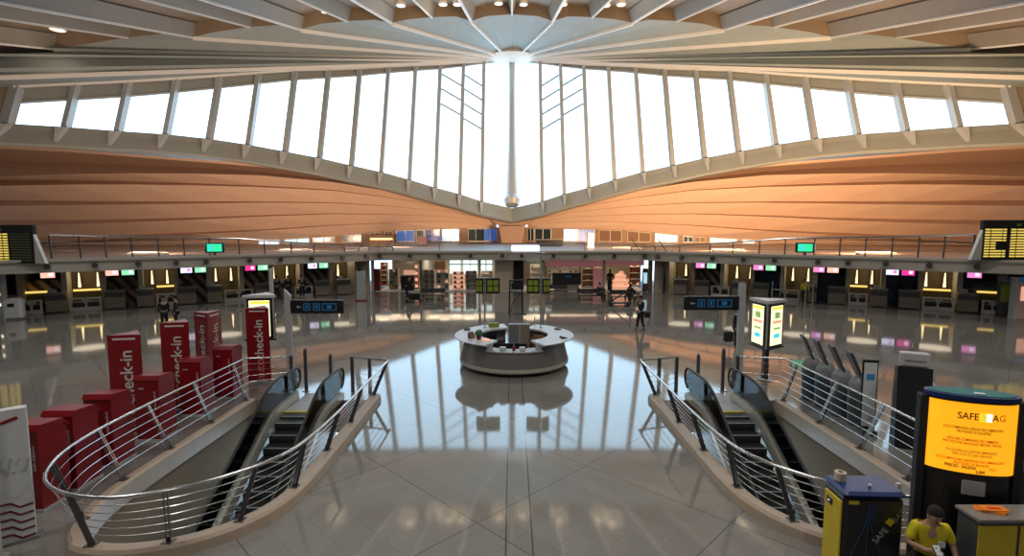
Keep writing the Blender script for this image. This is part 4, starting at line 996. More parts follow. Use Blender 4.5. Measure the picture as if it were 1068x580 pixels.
    for x in (xi, xo):
        g1 = 1 if x == xo else -1
        mb = MB()
        arc = [(15.45+.3*math.cos(a), .63+.3*math.sin(a)) for a in [PI*(-.45+.95*k/7) for k in range(8)]]
        path = [Le(x, y, z) for y, z in arc]+[Le(x, y, hz(y)+.95) for y in ys[1:]]
        mb.tube(path, .036, 8); mb.build('handrail', 'rubber', et, smooth=True)
        mb = MB(); gpts = [(y, z-.02) for y, z in arc]+[(y, hz(y)+.91) for y in ys[1:]]; low = [(y, hz(y)+.2) for y in [15.45]+ys[1:]]
        n = len(ys)
        top = [(15.65, .6), ]+[(15.45, .88)]+[(y, hz(y)+.91) for y in ys[1:]]; lo = [(15.6, .3), (15.45, .2)]+[(y, hz(y)+.2) for y in ys[1:]]
        for a in range(len(top)-1): mb.quad(Le(x, *top[a]), Le(x, *top[a+1]), Le(x, *lo[a+1]), Le(x, *lo[a]))
        mb.build('glass_balustrade', 'balustrade_glass', et, solid=.012)
        mb = MB()
        for a in range(n-1):
            y0, y1 = ys[a], ys[a+1]; w0, w1 = x-.09*g1*1, x+.12*g1
            A = [Le(w0, y0, hz(y0)+.22), Le(w1, y0, hz(y0)+.22), Le(w1, y0, hz(y0)+.02), Le(w0, y0, hz(y0)-.1)]; B = [Le(w0, y1, hz(y1)+.22), Le(w1, y1, hz(y1)+.22), Le(w1, y1, hz(y1)+.02), Le(w0, y1, hz(y1)-.1)]
            for k in range(4): mb.quad(A[k], A[(k+1) % 4], B[(k+1) % 4], B[k])
            if a == 0: mb.quad(*A)
        mb.build('deck_rail', 'brushed_deck', et, smooth=True)
        mb = MB(); xx = x+.1*g1
        for a in range(2, n-1):
            y0, y1 = ys[a], ys[a+1]; mb.quad(Le(xx, y0, hz(y0)+.05), Le(xx, y1, hz(y1)+.05), Le(xx, y1, hz(y1)-1.0), Le(xx, y0, hz(y0)-1.0))
        mb.build('side_cladding', 'olive', et, solid=.04)
    mb = MB()
    for a in range(3, n-1): y0, y1 = ys[a], ys[a+1]; mb.quad(Le(xi+.1, y0, hz(y0)-.6), Le(xo-.1, y0, hz(y0)-.6), Le(xo-.1, y1, hz(y1)-.6), Le(xi+.1, y1, hz(y1)-.6))
    mb.build('underside', 'black', et)
    # steps
    y = 14.25; i = 0
    while y > 7.6:
        z = hz(y); y1 = y-.346; mb = MB()
        zt = hz(y-.17) if y < yk1+.4 else hz(y)
        prevz = zt-.2
        mb.prismx([(y-O2.y+.01, zt), (y1-O2.y, zt), (y1-O2.y+.03, zt-.24), (y-O2.y+.01, zt-.24)], -.5, .5)
        stp = mb.build('step', 'step_metal', et)
        mb = MB(); mb.box((0, y1-O2.y+.012, zt+.002), (1.0, .022, .012)); mb.build('step_edge', 'pale_grey', stp)
        y = y1; i += 1
    mb = MB(); mb.box((0, 15.1-O2.y, .006), (1.15, 1.7, .02)); mb.build('landing_plate', 'pale_grey', et)
    mb = MB(); mb.box((0, 14.3-O2.y, .012), (1.1, .12, .02)); mb.build('comb_plate', 'yellow', et)
    # floor strip closing the pit top beside landing
# ================================================================== ROUND INFORMATION DESK
DX, DY = .08, 19.35
t = thing('information_desk', 'round grey slatted information desk with white winged counter tops', 'desk', (DX, DY, 0))
R_ = math.radians
for a0, a1 in ((R_(103), R_(240)), (R_(-60), R_(65))):
    mb = MB(); mb.ring([(1.5, .1), (2.04, .28), (1.84, 1.08), (1.5, 1.08)], n=30, a0=a0, a1=a1); mb.build('body_panel', 'slatted_steel', t, smooth=True)
    mb = MB(); mb.ring([(1.28, 1.08), (2.1, 1.08), (2.24, 1.12), (2.24, 1.15), (1.28, 1.15)], n=30, a0=a0-.04, a1=a1+.04); mb.build('counter_top', 'white', t, smooth=True)
    mb = MB(); mb.ring([(1.2, .68), (1.52, .68), (1.52, .72), (1.2, .72)], n=20, a0=a0+.1, a1=a1-.1); mb.build('inner_shelf', 'mid_grey', t)
struct(MB().cyl((DX, DY, .001), 1.47, .005, 40).build('desk_shade_disc', 'black_matte'), 'added matte disc darkening the floor inside the round desk')  # black disc laid in so the desk interior looks shaded
mb = MB(); mb.ring([(1.5, .1), (2.04, .28), (1.92, .86), (1.5, .86)], n=16, a0=R_(240), a1=R_(300)); mb.build('front_panel', 'slatted_steel', t, smooth=True)
mb = MB(); mb.ring([(1.4, .86), (1.97, .86), (1.97, .9), (1.4, .9)], n=16, a0=R_(239), a1=R_(301)); mb.build('front_counter', 'pale_grey', t)
mb = MB(); mb.ring([(1.5, .12), (1.98, .12), (2.05, .18), (2.05, .3), (1.5, .3)], n=44, a0=R_(103), a1=R_(425)); mb.build('base_band', 'concrete', t, smooth=True)
mb = MB(); mb.ring([(1.45, 0), (1.8, 0), (1.8, .13), (1.45, .13)], n=44, a0=R_(103), a1=R_(425)); mb.build('plinth', 'black', t)
for q, a in ((-1, 240), (1, 300)):
    c = Vector((1.72*math.cos(R_(a)), 1.72*math.sin(R_(a)), .98)); mb = MB(); mb.box(c, (.22, .3, .32)); mb.build('end_block', 'pale_grey', t)
t = thing('storage_cabinet', 'tall grey cabinet standing in the open rear of the round desk', 'cabinet', (DX+.2, DY+.8, 0))
mb = MB(); mb.box((0, 0, .7), (.82, .34, 1.4), bev=.01); mb.build('body', 'desk_grey', t); mb = MB(); mb.box((-.2, -.175, .72), (.4, .012, 1.3)); d = mb.build('door', 'mid_grey', t); mb = MB(); mb.box((.02, -.19, .75), (.03, .03, 1.25)); mb.build('handle', 'white', d)
mb = MB(); mb.box((.22, -.175, .72), (.36, .012, 1.3)); mb.build('door', 'desk_grey', t)
def mon(x, y, z, rz, lab, nm='black'):
    t = thing('computer_monitor', lab, 'monitor', (x, y, z), rz); mb = MB(); mb.box((0, 0, .27), (.44, .04, .28), bev=.01); mb.build('screen', nm, t)
    mb = MB(); mb.box((0, .03, .08), (.05, .04, .16)); mb.box((0, .02, .008), (.22, .16, .016)); mb.build('stand', 'charcoal', t)
mon(DX-.26, DY-1.08, .62, 3.3, 'black monitor behind the low front of the round desk, toward the cups')
mon(DX+.24, DY-1.08, .62, 2.9, 'black monitor behind the low front of the round desk, toward the coiled cable')
for x, y, lab in ((-.62, -1.3, 'left'), (.62, -1.3, 'right')): pass
t = thing('staff_table', 'dark inner work table behind the low front counter', 'table', (DX, DY-1.05, 0))
mb = MB(); mb.box((0, 0, .6), (1.0, .4, .04)); mb.build('tabletop', 'charcoal', t)
for x in (-.46, .46):
    for y in (-.16, .16): mb = MB(); mb.box((x, y, .29), (.05, .05, .58)); mb.build('leg', 'dark_steel', t)
def simple(name, m, mb, lab, cat, loc, rz=0, smooth=False, group=None): return tag(mb.build(name, m, loc=loc, rz=rz, smooth=smooth), lab, cat, group)
simple('paper_box', 'white', MB().box((0, 0, .06), (.22, .16, .12), bev=.01), 'white paper box on the front counter toward the cups', 'box', (DX-.4, DY-1.66, .903))
simple('paper_box', 'white', MB().box((0, 0, .06), (.2, .16, .12), bev=.01), 'white paper box on the front counter toward the coiled cable', 'box', (DX+.27, DY-1.68, .903))
simple('pen_cup', 'red', MB().lathe([(0, 0), (.05, 0), (.055, .13), (.045, .13), (.04, .02), (0, .02)], n=12), 'red pen cup between the paper boxes', 'cup', (DX-.02, DY-1.68, .903))
t = thing('potted_plant', 'small dark green plant in a pink pot on the round desk', 'plant', (DX-1.28, DY-1.0, 1.15)); MB().lathe([(0, 0), (.08, 0), (.1, .14), (.08, .14), (.07, .02), (0, .02)], n=12).build('pot', 'dark_red', t)
mb = MB(); [mb.ball((random.uniform(-.08, .08), random.uniform(-.08, .08), random.uniform(.16, .32)), .07, n=6, m=4) for _ in range(14)]; mb.build('foliage', 'green_leaf', t)
simple('leaflet_stack', 'flower', MB().box((0, 0, .03), (.2, .28, .06)), 'peach leaflets on the round desk beside the plant', 'leaflets', (DX-1.0, DY-1.2, 1.15), .6)
simple('leaflet_holder', 'amber', MB().add([(-.12, -.08, 0), (.12, -.08, 0), (.12, .08, 0), (-.12, .08, 0), (-.12, .02, .2), (.12, .02, .2), (.12, .08, .22), (-.12, .08, .22)], [(3, 2, 1, 0), (0, 1, 5, 4), (1, 2, 6, 5), (2, 3, 7, 6), (3, 0, 4, 7), (4, 5, 6, 7)]), 'brown leaflet holder on the round desk behind the plant', 'leaflet holder', (DX-1.55, DY-.75, 1.15), .8)
simple('desk_box', 'lime', MB().box((0, 0, .08), (.42, .2, .16), bev=.01), 'olive yellow box beside the first screen pole', 'box', (DX-.82, DY+1.5, 1.15), .2)
for i, (x, y) in enumerate(((-1.85, .75), (1.75, .9), (1.8, -.75), (-.2, 1.9))):
    if i < 3: simple('desk_phone', 'charcoal', MB().add([(-.12, -.1, 0), (.12, -.1, 0), (.12, .1, 0), (-.12, .1, 0), (-.12, -.1, .02), (.12, -.1, .02), (.12, .1, .07), (-.12, .1, .07)], [(3, 2, 1, 0), (0, 1, 5, 4), (1, 2, 6, 5), (2, 3, 7, 6), (3, 0, 4, 7), (4, 5, 6, 7)]), 'dark desk phone on the white top, %s' % ('at the rear of the wing with the plant', 'at the rear of the opposite wing', 'at the front of the wing without plant')[i], 'phone', (DX+x, DY+y, 1.15), i)
mb = MB(); mb.tube([(.16*math.cos(a)*(1-.05*k), .03*k, .2+.16*math.sin(a)) for k, a in enumerate([j*PI/5 for j in range(16)])], .03, 6)
t = thing('office_chair', 'brown backed office chair inside the round desk', 'chair', (DX+.85, DY+.1, 0), -.4)
MB().box((0, 0, .48), (.48, .46, .08), bev=.03).build('seat', 'black', t); MB().box((0, .24, .82), (.44, .06, .5), bev=.03).build('backrest', 'wood', t); MB().cyl((0, 0, .06), .03, .4, 8).build('gas_post', 'dark_steel', t)
mb = MB(); [mb.bar((0, 0, .07), (.28*math.cos(a), .28*math.sin(a), .04), .04, .04) for a in [k*2*PI/5 for k in range(5)]]; mb.build('foot_star', 'dark_steel', t)
t = thing('office_chair', 'black office chair inside the round desk near the plant', 'chair', (DX-.75, DY+.2, 0), .5)
MB().box((0, 0, .48), (.48, .46, .08), bev=.03).build('seat', 'black', t); MB().box((0, .24, .82), (.44, .06, .5), bev=.03).build('backrest', 'black', t); MB().cyl((0, 0, .06), .03, .4, 8).build('gas_post', 'dark_steel', t)
mb = MB(); [mb.bar((0, 0, .07), (.28*math.cos(a), .28*math.sin(a), .04), .04, .04) for a in [k*2*PI/5 for k in range(5)]]; mb.build('foot_star', 'dark_steel', t)
for q, x in ((-1, -1.13), (1, 1.13)):
    t = thing('screen_pole', 'steel pole with two olive screens on the round desk, %s' % ('plant side' if q < 0 else 'side away from the plant'), 'display pole', (x+.03, DY+1.33, 1.15))
    hh = 2.0 if q < 0 else 3.0
    MB().cyl((0, 0, 0), .035, hh, 10).build('pole', 'steel', t, smooth=True); MB().cyl((0, 0, 0), .1, .03, 14).build('base_flange', 'steel', t)
    MB().box((0, 0, hh), (.3, .1, .06)).build('cap', 'steel', t)
    for w, x0, rz in (((.34, -.2, .5), (.56, .33, -.15)) if q < 0 else ((.52, -.31, .15), (.34, .2, -.5))):
        sc_ = MB().box((0, 0, 0), (w, .07, .62), bev=.01).build('screen_housing', 'black', t, loc=(x0, -.06, 1.7), rz=-rz)
        mb = MB()
        for r in range(2):
            for c in range(2): mb.box(((c-.5)*w*.42, -.04, (r-.5)*.25), (w*.34, .006, .2))
        mb.build('screen', 'lime', sc_)
mb = MB(); mb.tube([(0, 0, 0), (0, 0, .45)], .02, 6); simple('thin_rod', 'steel', mb, 'short thin rod standing on the desk near the second screen pole', 'rod', (DX+.85, DY+1.55, 1.15))
# ================================================================== RED KIOSKS AND TOTEMS
ROT_UP = Matrix(((0, -1, 0), (0, 0, -1), (1, 0, 0))).to_euler()
def red_kiosk(x, y, rz, lab):
    t = thing('checkin_kiosk', lab, 'kiosk', (x, y, 0), rz, 'red self check-in kiosks')
    w, d = .56, .62
    mb = MB(); mb.prismx([(-d/2, .06), (d/2, .06), (d/2, 1.38), (d/2-.1, 1.5), (-d/2+.05, 1.55), (-d/2, 1.5)], -w/2, w/2); mb.build('body', 'red', t)
    mb = MB(); mb.prismx([(-d/2-.02, 1.5), (-d/2+.04, 1.6), (d/2-.1, 1.56), (d/2+.03, 1.42), (d/2+.03, 1.38), (d/2-.08, 1.48), (-d/2-.0, 1.5)], -w/2-.02, w/2+.02); mb.build('hood', 'red', t)
    MB().box((0, 0, .03), (w+.04, d+.04, .06)).build('base_plate', 'pale_grey', t)
    MB().box((-.0, d/2+.012, 1.05), (w-.12, .02, .5)).build('screen', 'black', t)
    text('auto check-in', .085, 'side_lettering', 'offwhite', t, (w/2-.1, -d/2-.002, 1.0), ROT_UP, .002)
    MB().box((-.12, -d/2-.004, 1.3), (.12, .012, .03)).build('lock_plate', 'pale_grey', t)
    return t
KX = [(-8.66, 9.15), (-8.68, 9.9), (-8.72, 10.9), (-8.68, 12.3), (-8.7, 14.0), (-8.66, 15.5)]
labs = ['red kiosk beside the white standing panel, nearest of the row', 'red kiosk second from the white standing panel', 'red kiosk directly in front of the first red totem', 'red kiosk between the first and second totem', 'red kiosk between second and third red totem', 'red kiosk farthest along, beyond the third red totem']
for (x, y), lb in zip(KX, labs): red_kiosk(x, y, R_(2), lb)
def totem(x, y, rz, lab, faces=(0,)):
    t = thing('checkin_totem', lab, 'totem', (x, y, 0), rz, 'red check-in totems')
    sd_ = .74; r = sd_/math.sqrt(3); P3 = [(r*math.cos(R_(a)), r*math.sin(R_(a))) for a in (-150, -30, 90)]
    MB().prism(P3, .04, 2.5).build('body', 'red', t); MB().prism([(a*1.03, b*1.03) for a, b in P3], 0, .05).build('base_plate', 'pale_grey', t)
    for f in faces:
        Rm = Matrix.Rotation(R_(120*f), 3, 'Z'); di = r*.5+.004
        R3 = Rm @ ROT_UP.to_matrix()
        for body, z, m in (('check-in', 1.45, 'offwhite'), ('auto', .45, 'sign_dim')):
            text(body, .40, 'lettering', m, t, Rm @ Vector((.03, -di, z)), R3.to_euler(), .003, bold=.004)
        mb = MB(); mb.box((0, 0, 0), (.5, .006, .045)); o = mb.build('top_print', 'offwhite', t); o.location = Rm @ Vector((0, -di, 2.4)); o.rotation_euler.z = R_(120*f)
mat('sign_dim', (.5, .16, .12), .5)
totem(-9.5, 12.65, R_(10), 'red totem reading check-in, nearest one, behind the third kiosk', (0,))
totem(-9.4, 14.4, R_(8), 'red totem reading check-in, second along the row', (0,))
totem(-9.6, 16.15, R_(-30), 'red totem turned edge-on showing two lettered faces', (0, 1))
totem(-8.42, 17.1, R_(5), 'red totem reading auto check-in in front of the lit advertising box', (0,))
# white standing panel
t = thing('standing_panel', 'white angular standing panel with dark red wavy lines near its foot', 'panel', (-8.02, 8.05, 0), R_(52))
MB().prism([(-.26, -.06), (.16, -.16), (.2, .0), (.12, .06), (-.2, .06)], .04, 2.2).build('body', 'white', t)
MB().prism([(-.3, -.1), (.2, -.2), (.3, .02), (.2, .14), (-.3, .14)], 0, .05).build('base_plate', 'mid_grey', t)
fa = Vector((.42, -.10, 0)).normalized()
for k in range(5):
    z = .68-.13*k; mb = MB(); q = .012
    pts = [Vector((-.26, -.064, z)), Vector((-.1, -.103, z)), Vector((.0, -.127, z-.09)), Vector((.16, -.165, z-.07))]
    for a, b in zip(pts[:-1], pts[1:]): mb.bar(a, b, .012, .028)
    mb.build('red_wave_line', 'dark_red', t)
mb = MB(); mb.bar((-.14, -.1, 2.0), (.06, -.145, 2.06), .012, .05); mb.build('red_print', 'red', t)
mb = MB(); [mb.bar((-.2+.05*k, -.082-.011*k, 1.2+.09*math.sin(k*2)), (-.15+.05*k, -.093-.011*k, 1.3+.12*math.cos(k*3)), .008, .03) for k in range(7)]; mb.build('grey_figure_print', 'pale_grey', t)
# beige post at the picture's edge
mb = MB(); mb.box((0, 0, 1.1), (.3, .3, 2.2), bev=.02); mb.box((0, 0, .03), (.4, .4, .06)); simple('stone_pillar', 'concrete', mb, 'beige pillar at the very edge beside the white panel', 'pillar', (-7.95, 7.4, 0))
# ================================================================== SIGN COLUMNS, LIGHT BOXES
for s, x, y, hgt, zc in ((-1, -7.68, 17.6, 3.05, 2.45), (1, 7.6, 17.0, 3.3, 2.66)):
    t = thing('sign_column', 'slim grey column with a slanted top carrying the black sign, %s side' % side(s), 'column', (x, y, 0))
    mb = MB(); mb.add([(-.1, -.07, 0), (.1, -.07, 0), (.1, .07, 0), (-.1, .07, 0), (-.1, -.07, hgt), (.1, -.07, hgt-.22 if s < 0 else hgt), (.1, .07, hgt-.22 if s < 0 else hgt), (-.1, .07, hgt)], [(3, 2, 1, 0), (0, 1, 5, 4), (1, 2, 6, 5), (2, 3, 7, 6), (3, 0, 4, 7), (4, 5, 6, 7)]); mb.build('shaft', 'pale_grey', t)
    MB().box((0, 0, .015), (.35, .3, .03)).build('base_plate', 'steel', t)
    cx = x+1.02 if s < 0 else x-1.02
    b = thing('hanging_sign', 'black direction sign with blue pictograms on the %s column' % side(s), 'sign', (cx, y-.02, zc))
    MB().box((0, 0, 0), (1.8, .12, .46), bev=.01).build('board', 'black', b)
    mb = MB(); cx0 = .0
    for x0, w in ((-.35, .2), (-.02, .2), (.42, .46)):
        for a, c_ in (((0, .11), (w, .025)), ((0, -.11), (w, .025)), ((-w/2, 0), (.025, .24)), ((w/2, 0), (.025, .24))): mb.box((x0+a[0], -.064, a[1]), (c_[0], .008, c_[1]))
        mb.box((x0, -.064, 0), (w*.35, .008, .12))
    mb.build('pictograms', 'sign_blue', b); mb = MB(); mb.add([(-.72, -.066, 0), (-.62, -.066, .05), (-.62, -.066, -.05)], [(0, 1, 2)]); mb.box((-.58, -.064, 0), (.1, .008, .02)); mb.build('arrow', 'pale_grey', b)
def lightbox(x, y, rz, lab, face=0):
    t = thing('advertising_light_box', lab, 'light box', (x, y, 0), rz); sd_ = 1.08; r = sd_/math.sqrt(3); P3 = [(r*math.cos(R_(a)), r*math.sin(R_(a))) for a in (-150, -30, 90)]
    z0, z1 = 1.15, 2.65
    MB().prism([(a*.93, b*.93) for a, b in P3], z0, z1).build('core', 'pale_grey', t); MB().prism([(a*1.06, b*1.06) for a, b in P3], z1, z1+.1).build('roof_plate', 'white', t)
    MB().prism([(a*1.02, b*1.02) for a, b in P3], z0-.05, z0).build('bottom_plate', 'black', t)
    for f in range(3):
        Rm = Matrix.Rotation(R_(120*f), 3, 'Z'); di = r*.5
        def pl(nm, m, c, d, par):
            o = MB().box((0, 0, 0), d, bev=.005).build(nm, m, par); o.location = Rm @ Vector(c); o.rotation_euler.z = R_(120*f); return o
        pl('black_frame', 'black', (0, -di*.93-.01, (z0+z1)/2), (sd_*.80, .05, z1-z0-.06), t)
        pl('lit_poster', 'lightbox', (0, -di*.93-.038, (z0+z1)/2), (sd_*.80-.16, .012, z1-z0-.2), t)
        for zz, hh, mm, w in ((.58, .1, 'lightbox_yellow', .66), (.34, .2, 'lightbox_green', .3), (.12, .1, 'lightbox_pink', .55), (-.35, .14, 'scr_teal', .35), (-.1, .06, 'lightbox_green', .4)):
            pl('poster_print', mm, (.02, -di*.93-.047, (z0+z1)/2+zz), (w, .006, hh), t)
    MB().box((0, 0, z0/2), (.16, .16, z0-.06)).build('post', 'dark_steel', t); MB().cyl((0, 0, 0), .3, .03, 20).build('base_plate', 'dark_steel', t)
    return t
lightbox(8.62, 17.3, R_(-86), 'three-sided lit advertising box with yellow posters beside the column')
lightbox(-9.1, 18.7, R_(8), 'lit advertising box behind the red totem, glowing pale at both edges')
# white totem with red base and tall thin white post by the left desks
a = gp(377, 314.0); t = thing('info_totem', 'slim white totem with a dark red foot by the end of the left desks', 'totem', a); MB().box((0, 0, 1.12), (.62, .2, 2.1), bev=.02).build('body', 'pale_grey', t); MB().box((0, 0, .04), (.8, .4, .08)).build('foot', 'red', t)
a = gp(284, 321); t = thing('white_post', 'thin white post with reddish foot before the left desks', 'post', a); MB().box((0, 0, 1.35), (.24, .15, 2.5), bev=.02).build('shaft', 'offwhite', t); MB().box((0, 0, .06), (.34, .3, .12)).build('foot', 'red', t)
for px, py, h, lab in ((839.5, 322, 2.1, 'paired thin pale post before the fourth right-wing desk, first of two'), (847, 322, 2.1, 'paired thin pale post before the fourth right-wing desk, second of two'), (805, 316, 1.5, 'thin post by the second right-wing belt, nearer the shops'), (813, 316, 1.5, 'thin post by the second right-wing belt, farther from the shops')):
    a = gp(px, py); t = thing('barrier_post', lab, 'post', a); MB().cyl((0, 0, .02), .035, h, 8).build('shaft', 'steel', t); MB().cyl((0, 0, 0), .16, .03, 14).build('base_plate', 'steel', t); MB().box((0, 0, h-.05), (.1, .1, .1)).build('cap', 'steel', t)
a = gp(16, 333); t = thing('weighing_machine', 'white rounded machine with a black window at the far end of the left desks', 'machine', a, R_(25)); MB().box((0, 0, .62), (.85, .6, 1.24), bev=.12).build('body', 'white', t); MB().box((-.05, -.305, .85), (.3, .02, .2)).build('window_panel', 'black', t); MB().box((0, 0, .03), (.7, .5, .06)).build('plinth', 'mid_grey', t)
a = gp(4.5, 334); t = thing('light_column', 'grey column with small lamps at the far end of the left desks', 'column', a); MB().box((0, 0, 1.33), (.3, .3, 2.66)).build('shaft', 'pale_grey', t)
for z in (.9, 1.5, 2.0): MB().box((-.02, -.16, z), (.12, .03, .14)).build('lamp', 'shop_light', t)
a = gp(1048, 330); t = thing('lime_cabinet', 'lime green upright cabinet panel at the end of the right desks', 'cabinet', a, R_(-20)); MB().box((0, 0, 1.15), (.8, .35, 2.3), bev=.02).build('body', 'charcoal', t); MB().box((0, -.18, 1.45), (.72, .02, 1.1)).build('door_panel', 'lime', t); MB().box((0, -.18, 2.2), (.72, .02, .3)).build('top_panel', 'pale_grey', t)
a = gp(1072, 333); t = thing('photo_booth', 'salmon lit booth with a blue head sign beyond the lime cabinet', 'booth', a, R_(-20)); MB().box((0, 0, 1.2), (1.4, .8, 2.4), bev=.02).build('body', 'wing_panel', t); MB().box((0, -.42, 2.3), (1.4, .05, .3)).build('head_sign', 'sign_blue', t); MB().box((-.3, -.42, 1.5), (.6, .03, .8)).build('lit_window', 'lightbox_pink', t); MB().box((-.72, 0, 1.2), (.06, .82, 2.42)).build('white_edge', 'white', t)
# ================================================================== GREY KIOSKS on the right
def grey_kiosk(x, y, lab):
    t = thing('self_service_kiosk', lab, 'kiosk', (x, y, 0), R_(75), 'grey domed self service kiosks')
    MB().lathe([(0, 0), (.27, 0), (.27, .05), (.25, .06), (.27, .9), (.24, 1.1), (.16, 1.24), (.08, 1.3), (0, 1.31)], n=20).build('body', 'charcoal_blue', t, smooth=True)
    MB().lathe([(.275, .9), (.25, 1.1), (.17, 1.25), (.09, 1.315), (0, 1.325)], n=20).build('dome', 'dome_grey', t, smooth=True)
    rx = R_(-24)
    hd = MB().box((0, 0, .34), (.42, .06, .74), bev=.012).build('display_head', 'charcoal', t, loc=(0, .02, 1.27)); hd.rotation_euler.x = rx
    MB().box((0, -.036, .42), (.34, .01, .46)).build('screen', 'charcoal', hd); MB().box((0, .034, .40), (.36, .01, .56)).build('rear_panel', 'mid_grey', hd); MB().box((0, -.05, .06), (.26, .05, .1)).build('card_reader', 'white', hd)
    MB().bar((0, -.01, 1.2), (0, .03, 1.36), .14, .1).build('neck', 'pale_grey', t)
mat('charcoal_blue', (.07, .085, .09), .35)
for k, (y, lb) in enumerate(((15.2, 'grey domed kiosk with tilted screen nearest the light box'), (14.55, 'second grey domed kiosk counted from the light box'), (13.85, 'third grey domed kiosk counted from the light box'), (13.15, 'grey domed kiosk next to the white poster stand'))): grey_kiosk(8.98+.02*k, y, lb)
t = thing('black_kiosk', 'tall black kiosk with a pale box sign on its head', 'kiosk', (9.3, 11.75, 0), R_(-25))
MB().prismx([(-.25, 0), (.25, 0), (.22, 1.2), (.12, 1.9), (-.12, 1.9), (-.2, 1.2)], -.33, .33).build('body', 'black', t); MB().box((0, -.0, 2.08), (.56, .24, .3), bev=.02).build('head_sign', 'pale_grey', t); MB().box((0, -.123, 2.05), (.4, .006, .05)).build('sign_print', 'mid_grey', t); MB().box((.36, 0, .8), (.06, .4, 1.5)).build('side_panel', 'pale_grey', t)
t = thing('poster_stand', 'narrow framed poster stand with a pale grey poster beside the black kiosk', 'stand', (8.82, 12.5, 0), R_(-10))
MB().box((0, 0, 1.0), (.36, .05, 1.75), bev=.01).build('frame', 'black', t); MB().box((0, -.03, 1.0), (.29, .01, 1.6)).build('poster', 'white', t); MB().box((0, -.04, 1.45), (.18, .006, .14)).build('poster_print', 'sign_blue', t)
MB().box((0, 0, .06), (.34, .34, .12)).build('foot', 'dark_steel', t)
t = thing('bin', 'pale blue waste box beyond the railing beside the lit orange sign', 'box', (9.0, 10.4, 0), R_(-30)); MB().box((0, 0, .42), (.42, .4, .84), bev=.03).build('body', 'white', t); MB().box((0, 0, .86), (.44, .42, .05), bev=.02).build('lid', 'scr_teal_dim', t) if False else MB().box((0, 0, .86), (.44, .42, .05), bev=.02).build('lid', 'pale_grey', t)
# ================================================================== LUGGAGE WRAPPING STAND
RX = Matrix.Rotation(PI/2, 3, 'X').to_euler()
t = thing('wrapping_machine', 'black and yellow luggage wrapping machine with a navy blue top', 'machine', (4.95, 7.0, 0), R_(-3))
w, d, h = .80, .52, 1.43
MB().box((0, 0, .72), (w, d, 1.36), bev=.05).build('body', 'black', t); MB().box((0, 0, h), (w+.03, d+.03, .09), bev=.04).build('top_cover', 'navy', t); MB().box((0, 0, .03), (w-.1, d-.1, .06)).build('plinth', 'charcoal', t)
MB().box((-w/2-.012, -.02, .72), (.03, d-.12, 1.2), bev=.01).build('yellow_side_panel', 'yellow', t); sp_ = MB().box((-w/2-.03, .04, 1.2), (.02, .14, .1), bev=.008).build('latch', 'black', t); MB().ball((-w/2-.045, .04, 1.2), .02, n=8, m=5).build('knob', 'steel', sp_)
MB().box((-w/2+.12, -d/2-.006, 1.33), (.13, .012, .05)).build('small_yellow_label', 'yellow', t)
MB().ball((.02, -.1, 1.5), .025).build('button', 'white', t)
mb = MB()
for k in range(3):
    x0 = -.12+.04*k; mb.tube([(x0+.05, -d/2-.006, 1.3), (x0, -d/2-.006, 1.0), (x0-.1*(1-k*.9), -d/2-.006, .75), (x0-.22*(1-k), -d/2-.006, .45)], .006, 5)
mb.build('blue_line_print', 'print_blue', t)
E3 = (Matrix.Rotation(PI/2, 3, 'X') @ Matrix.Rotation(R_(52), 3, 'Z')).to_euler()
dv = Vector((math.cos(R_(52)), 0, math.sin(R_(52)))); c0 = Vector((.2, -d/2-.004, 1.0))
text('SAFE', .12, 'lettering', 'pale_grey', t, c0-dv*.17, E3, .003); text('BAG', .12, 'lettering', 'mid_grey', t, c0+dv*.2, E3, .003)
o = MB().box((0, 0, 0), (.09, .09, .008)).build('logo_square', 'yellow', t); o.location = c0+dv*.045+Vector((-.02, -.002, .03)); o.rotation_euler = E3
mb = MB(); mb.ring([(.04, 0), (.075, 0), (.075, .12), (.04, .12)], n=20); simple('tape_roll', 'beige', mb, 'roll of pale tape lying on the navy machine top', 'tape roll', (4.68, 7.1, 1.477), smooth=True)
t = thing('striped_post', 'white segmented post between the wrapping machine and the seated person', 'post', (5.5, 7.08, 0)); MB().box((0, 0, .72), (.06, .05, 1.44)).build('shaft', 'white', t)
mb = MB(); [mb.box((0, 0, .15+.13*k), (.064, .054, .012)) for k in range(10)]; mb.build('black_band', 'black', t); MB().box((0, 0, .01), (.14, .14, .02)).build('base_plate', 'charcoal', t)
# lit kiosk
t = thing('lit_price_kiosk', 'tall black kiosk with a curved glowing orange price screen', 'kiosk', (6.38, 7.02, 0), R_(-20)); t.scale = (.85, 1, 1)
def ell(n, a, b, a0=-PI, a1=0, off=0): return [((a+off)*math.cos(a0+(a1-a0)*k/n), (b+off)*math.sin(a0+(a1-a0)*k/n)) for k in range(n+1)]
E1 = ell(20, .60, .20)
MB().prism(E1, .0, 1.66).build('lower_body', 'black', t); MB().prism(E1, 1.66, 2.72).build('upper_body', 'black', t)
mb = MB(); arc = ell(20, .6, .20, R_(-167), R_(-13), .012); 
for a, b in zip(arc[:-1], arc[1:]): mb.add([(a[0], a[1], 1.70), (b[0], b[1], 1.70), (b[0], b[1], 2.68), (a[0], a[1], 2.68)], [(0, 1, 2, 3)])
scn = mb.build('orange_screen', 'orange_screen', t, solid=.008)
MB().prism(ell(24, .64, .25, -PI, PI*.99), 2.72, 2.78).build('blue_rim', 'navy', t)
mb = MB(); mb.prism(ell(24, .58, .2, -PI, PI*.99), 2.78, 2.79); mb.build('top_glass', 'teal_fabric', t)
MB().box((.05, -.12, 2.80), (.14, .08, .02)).build('top_lamp', 'white', t)
for q in (-1, 1): MB().box((q*.645, .0, 1.36), (.12, .16, 2.7), bev=.01).build('side_fin', 'black_matte', t)
MB().box((0.02, -.212, 1.5), (.30, .02, .2)).build('small_monitor', 'pale_grey', t)
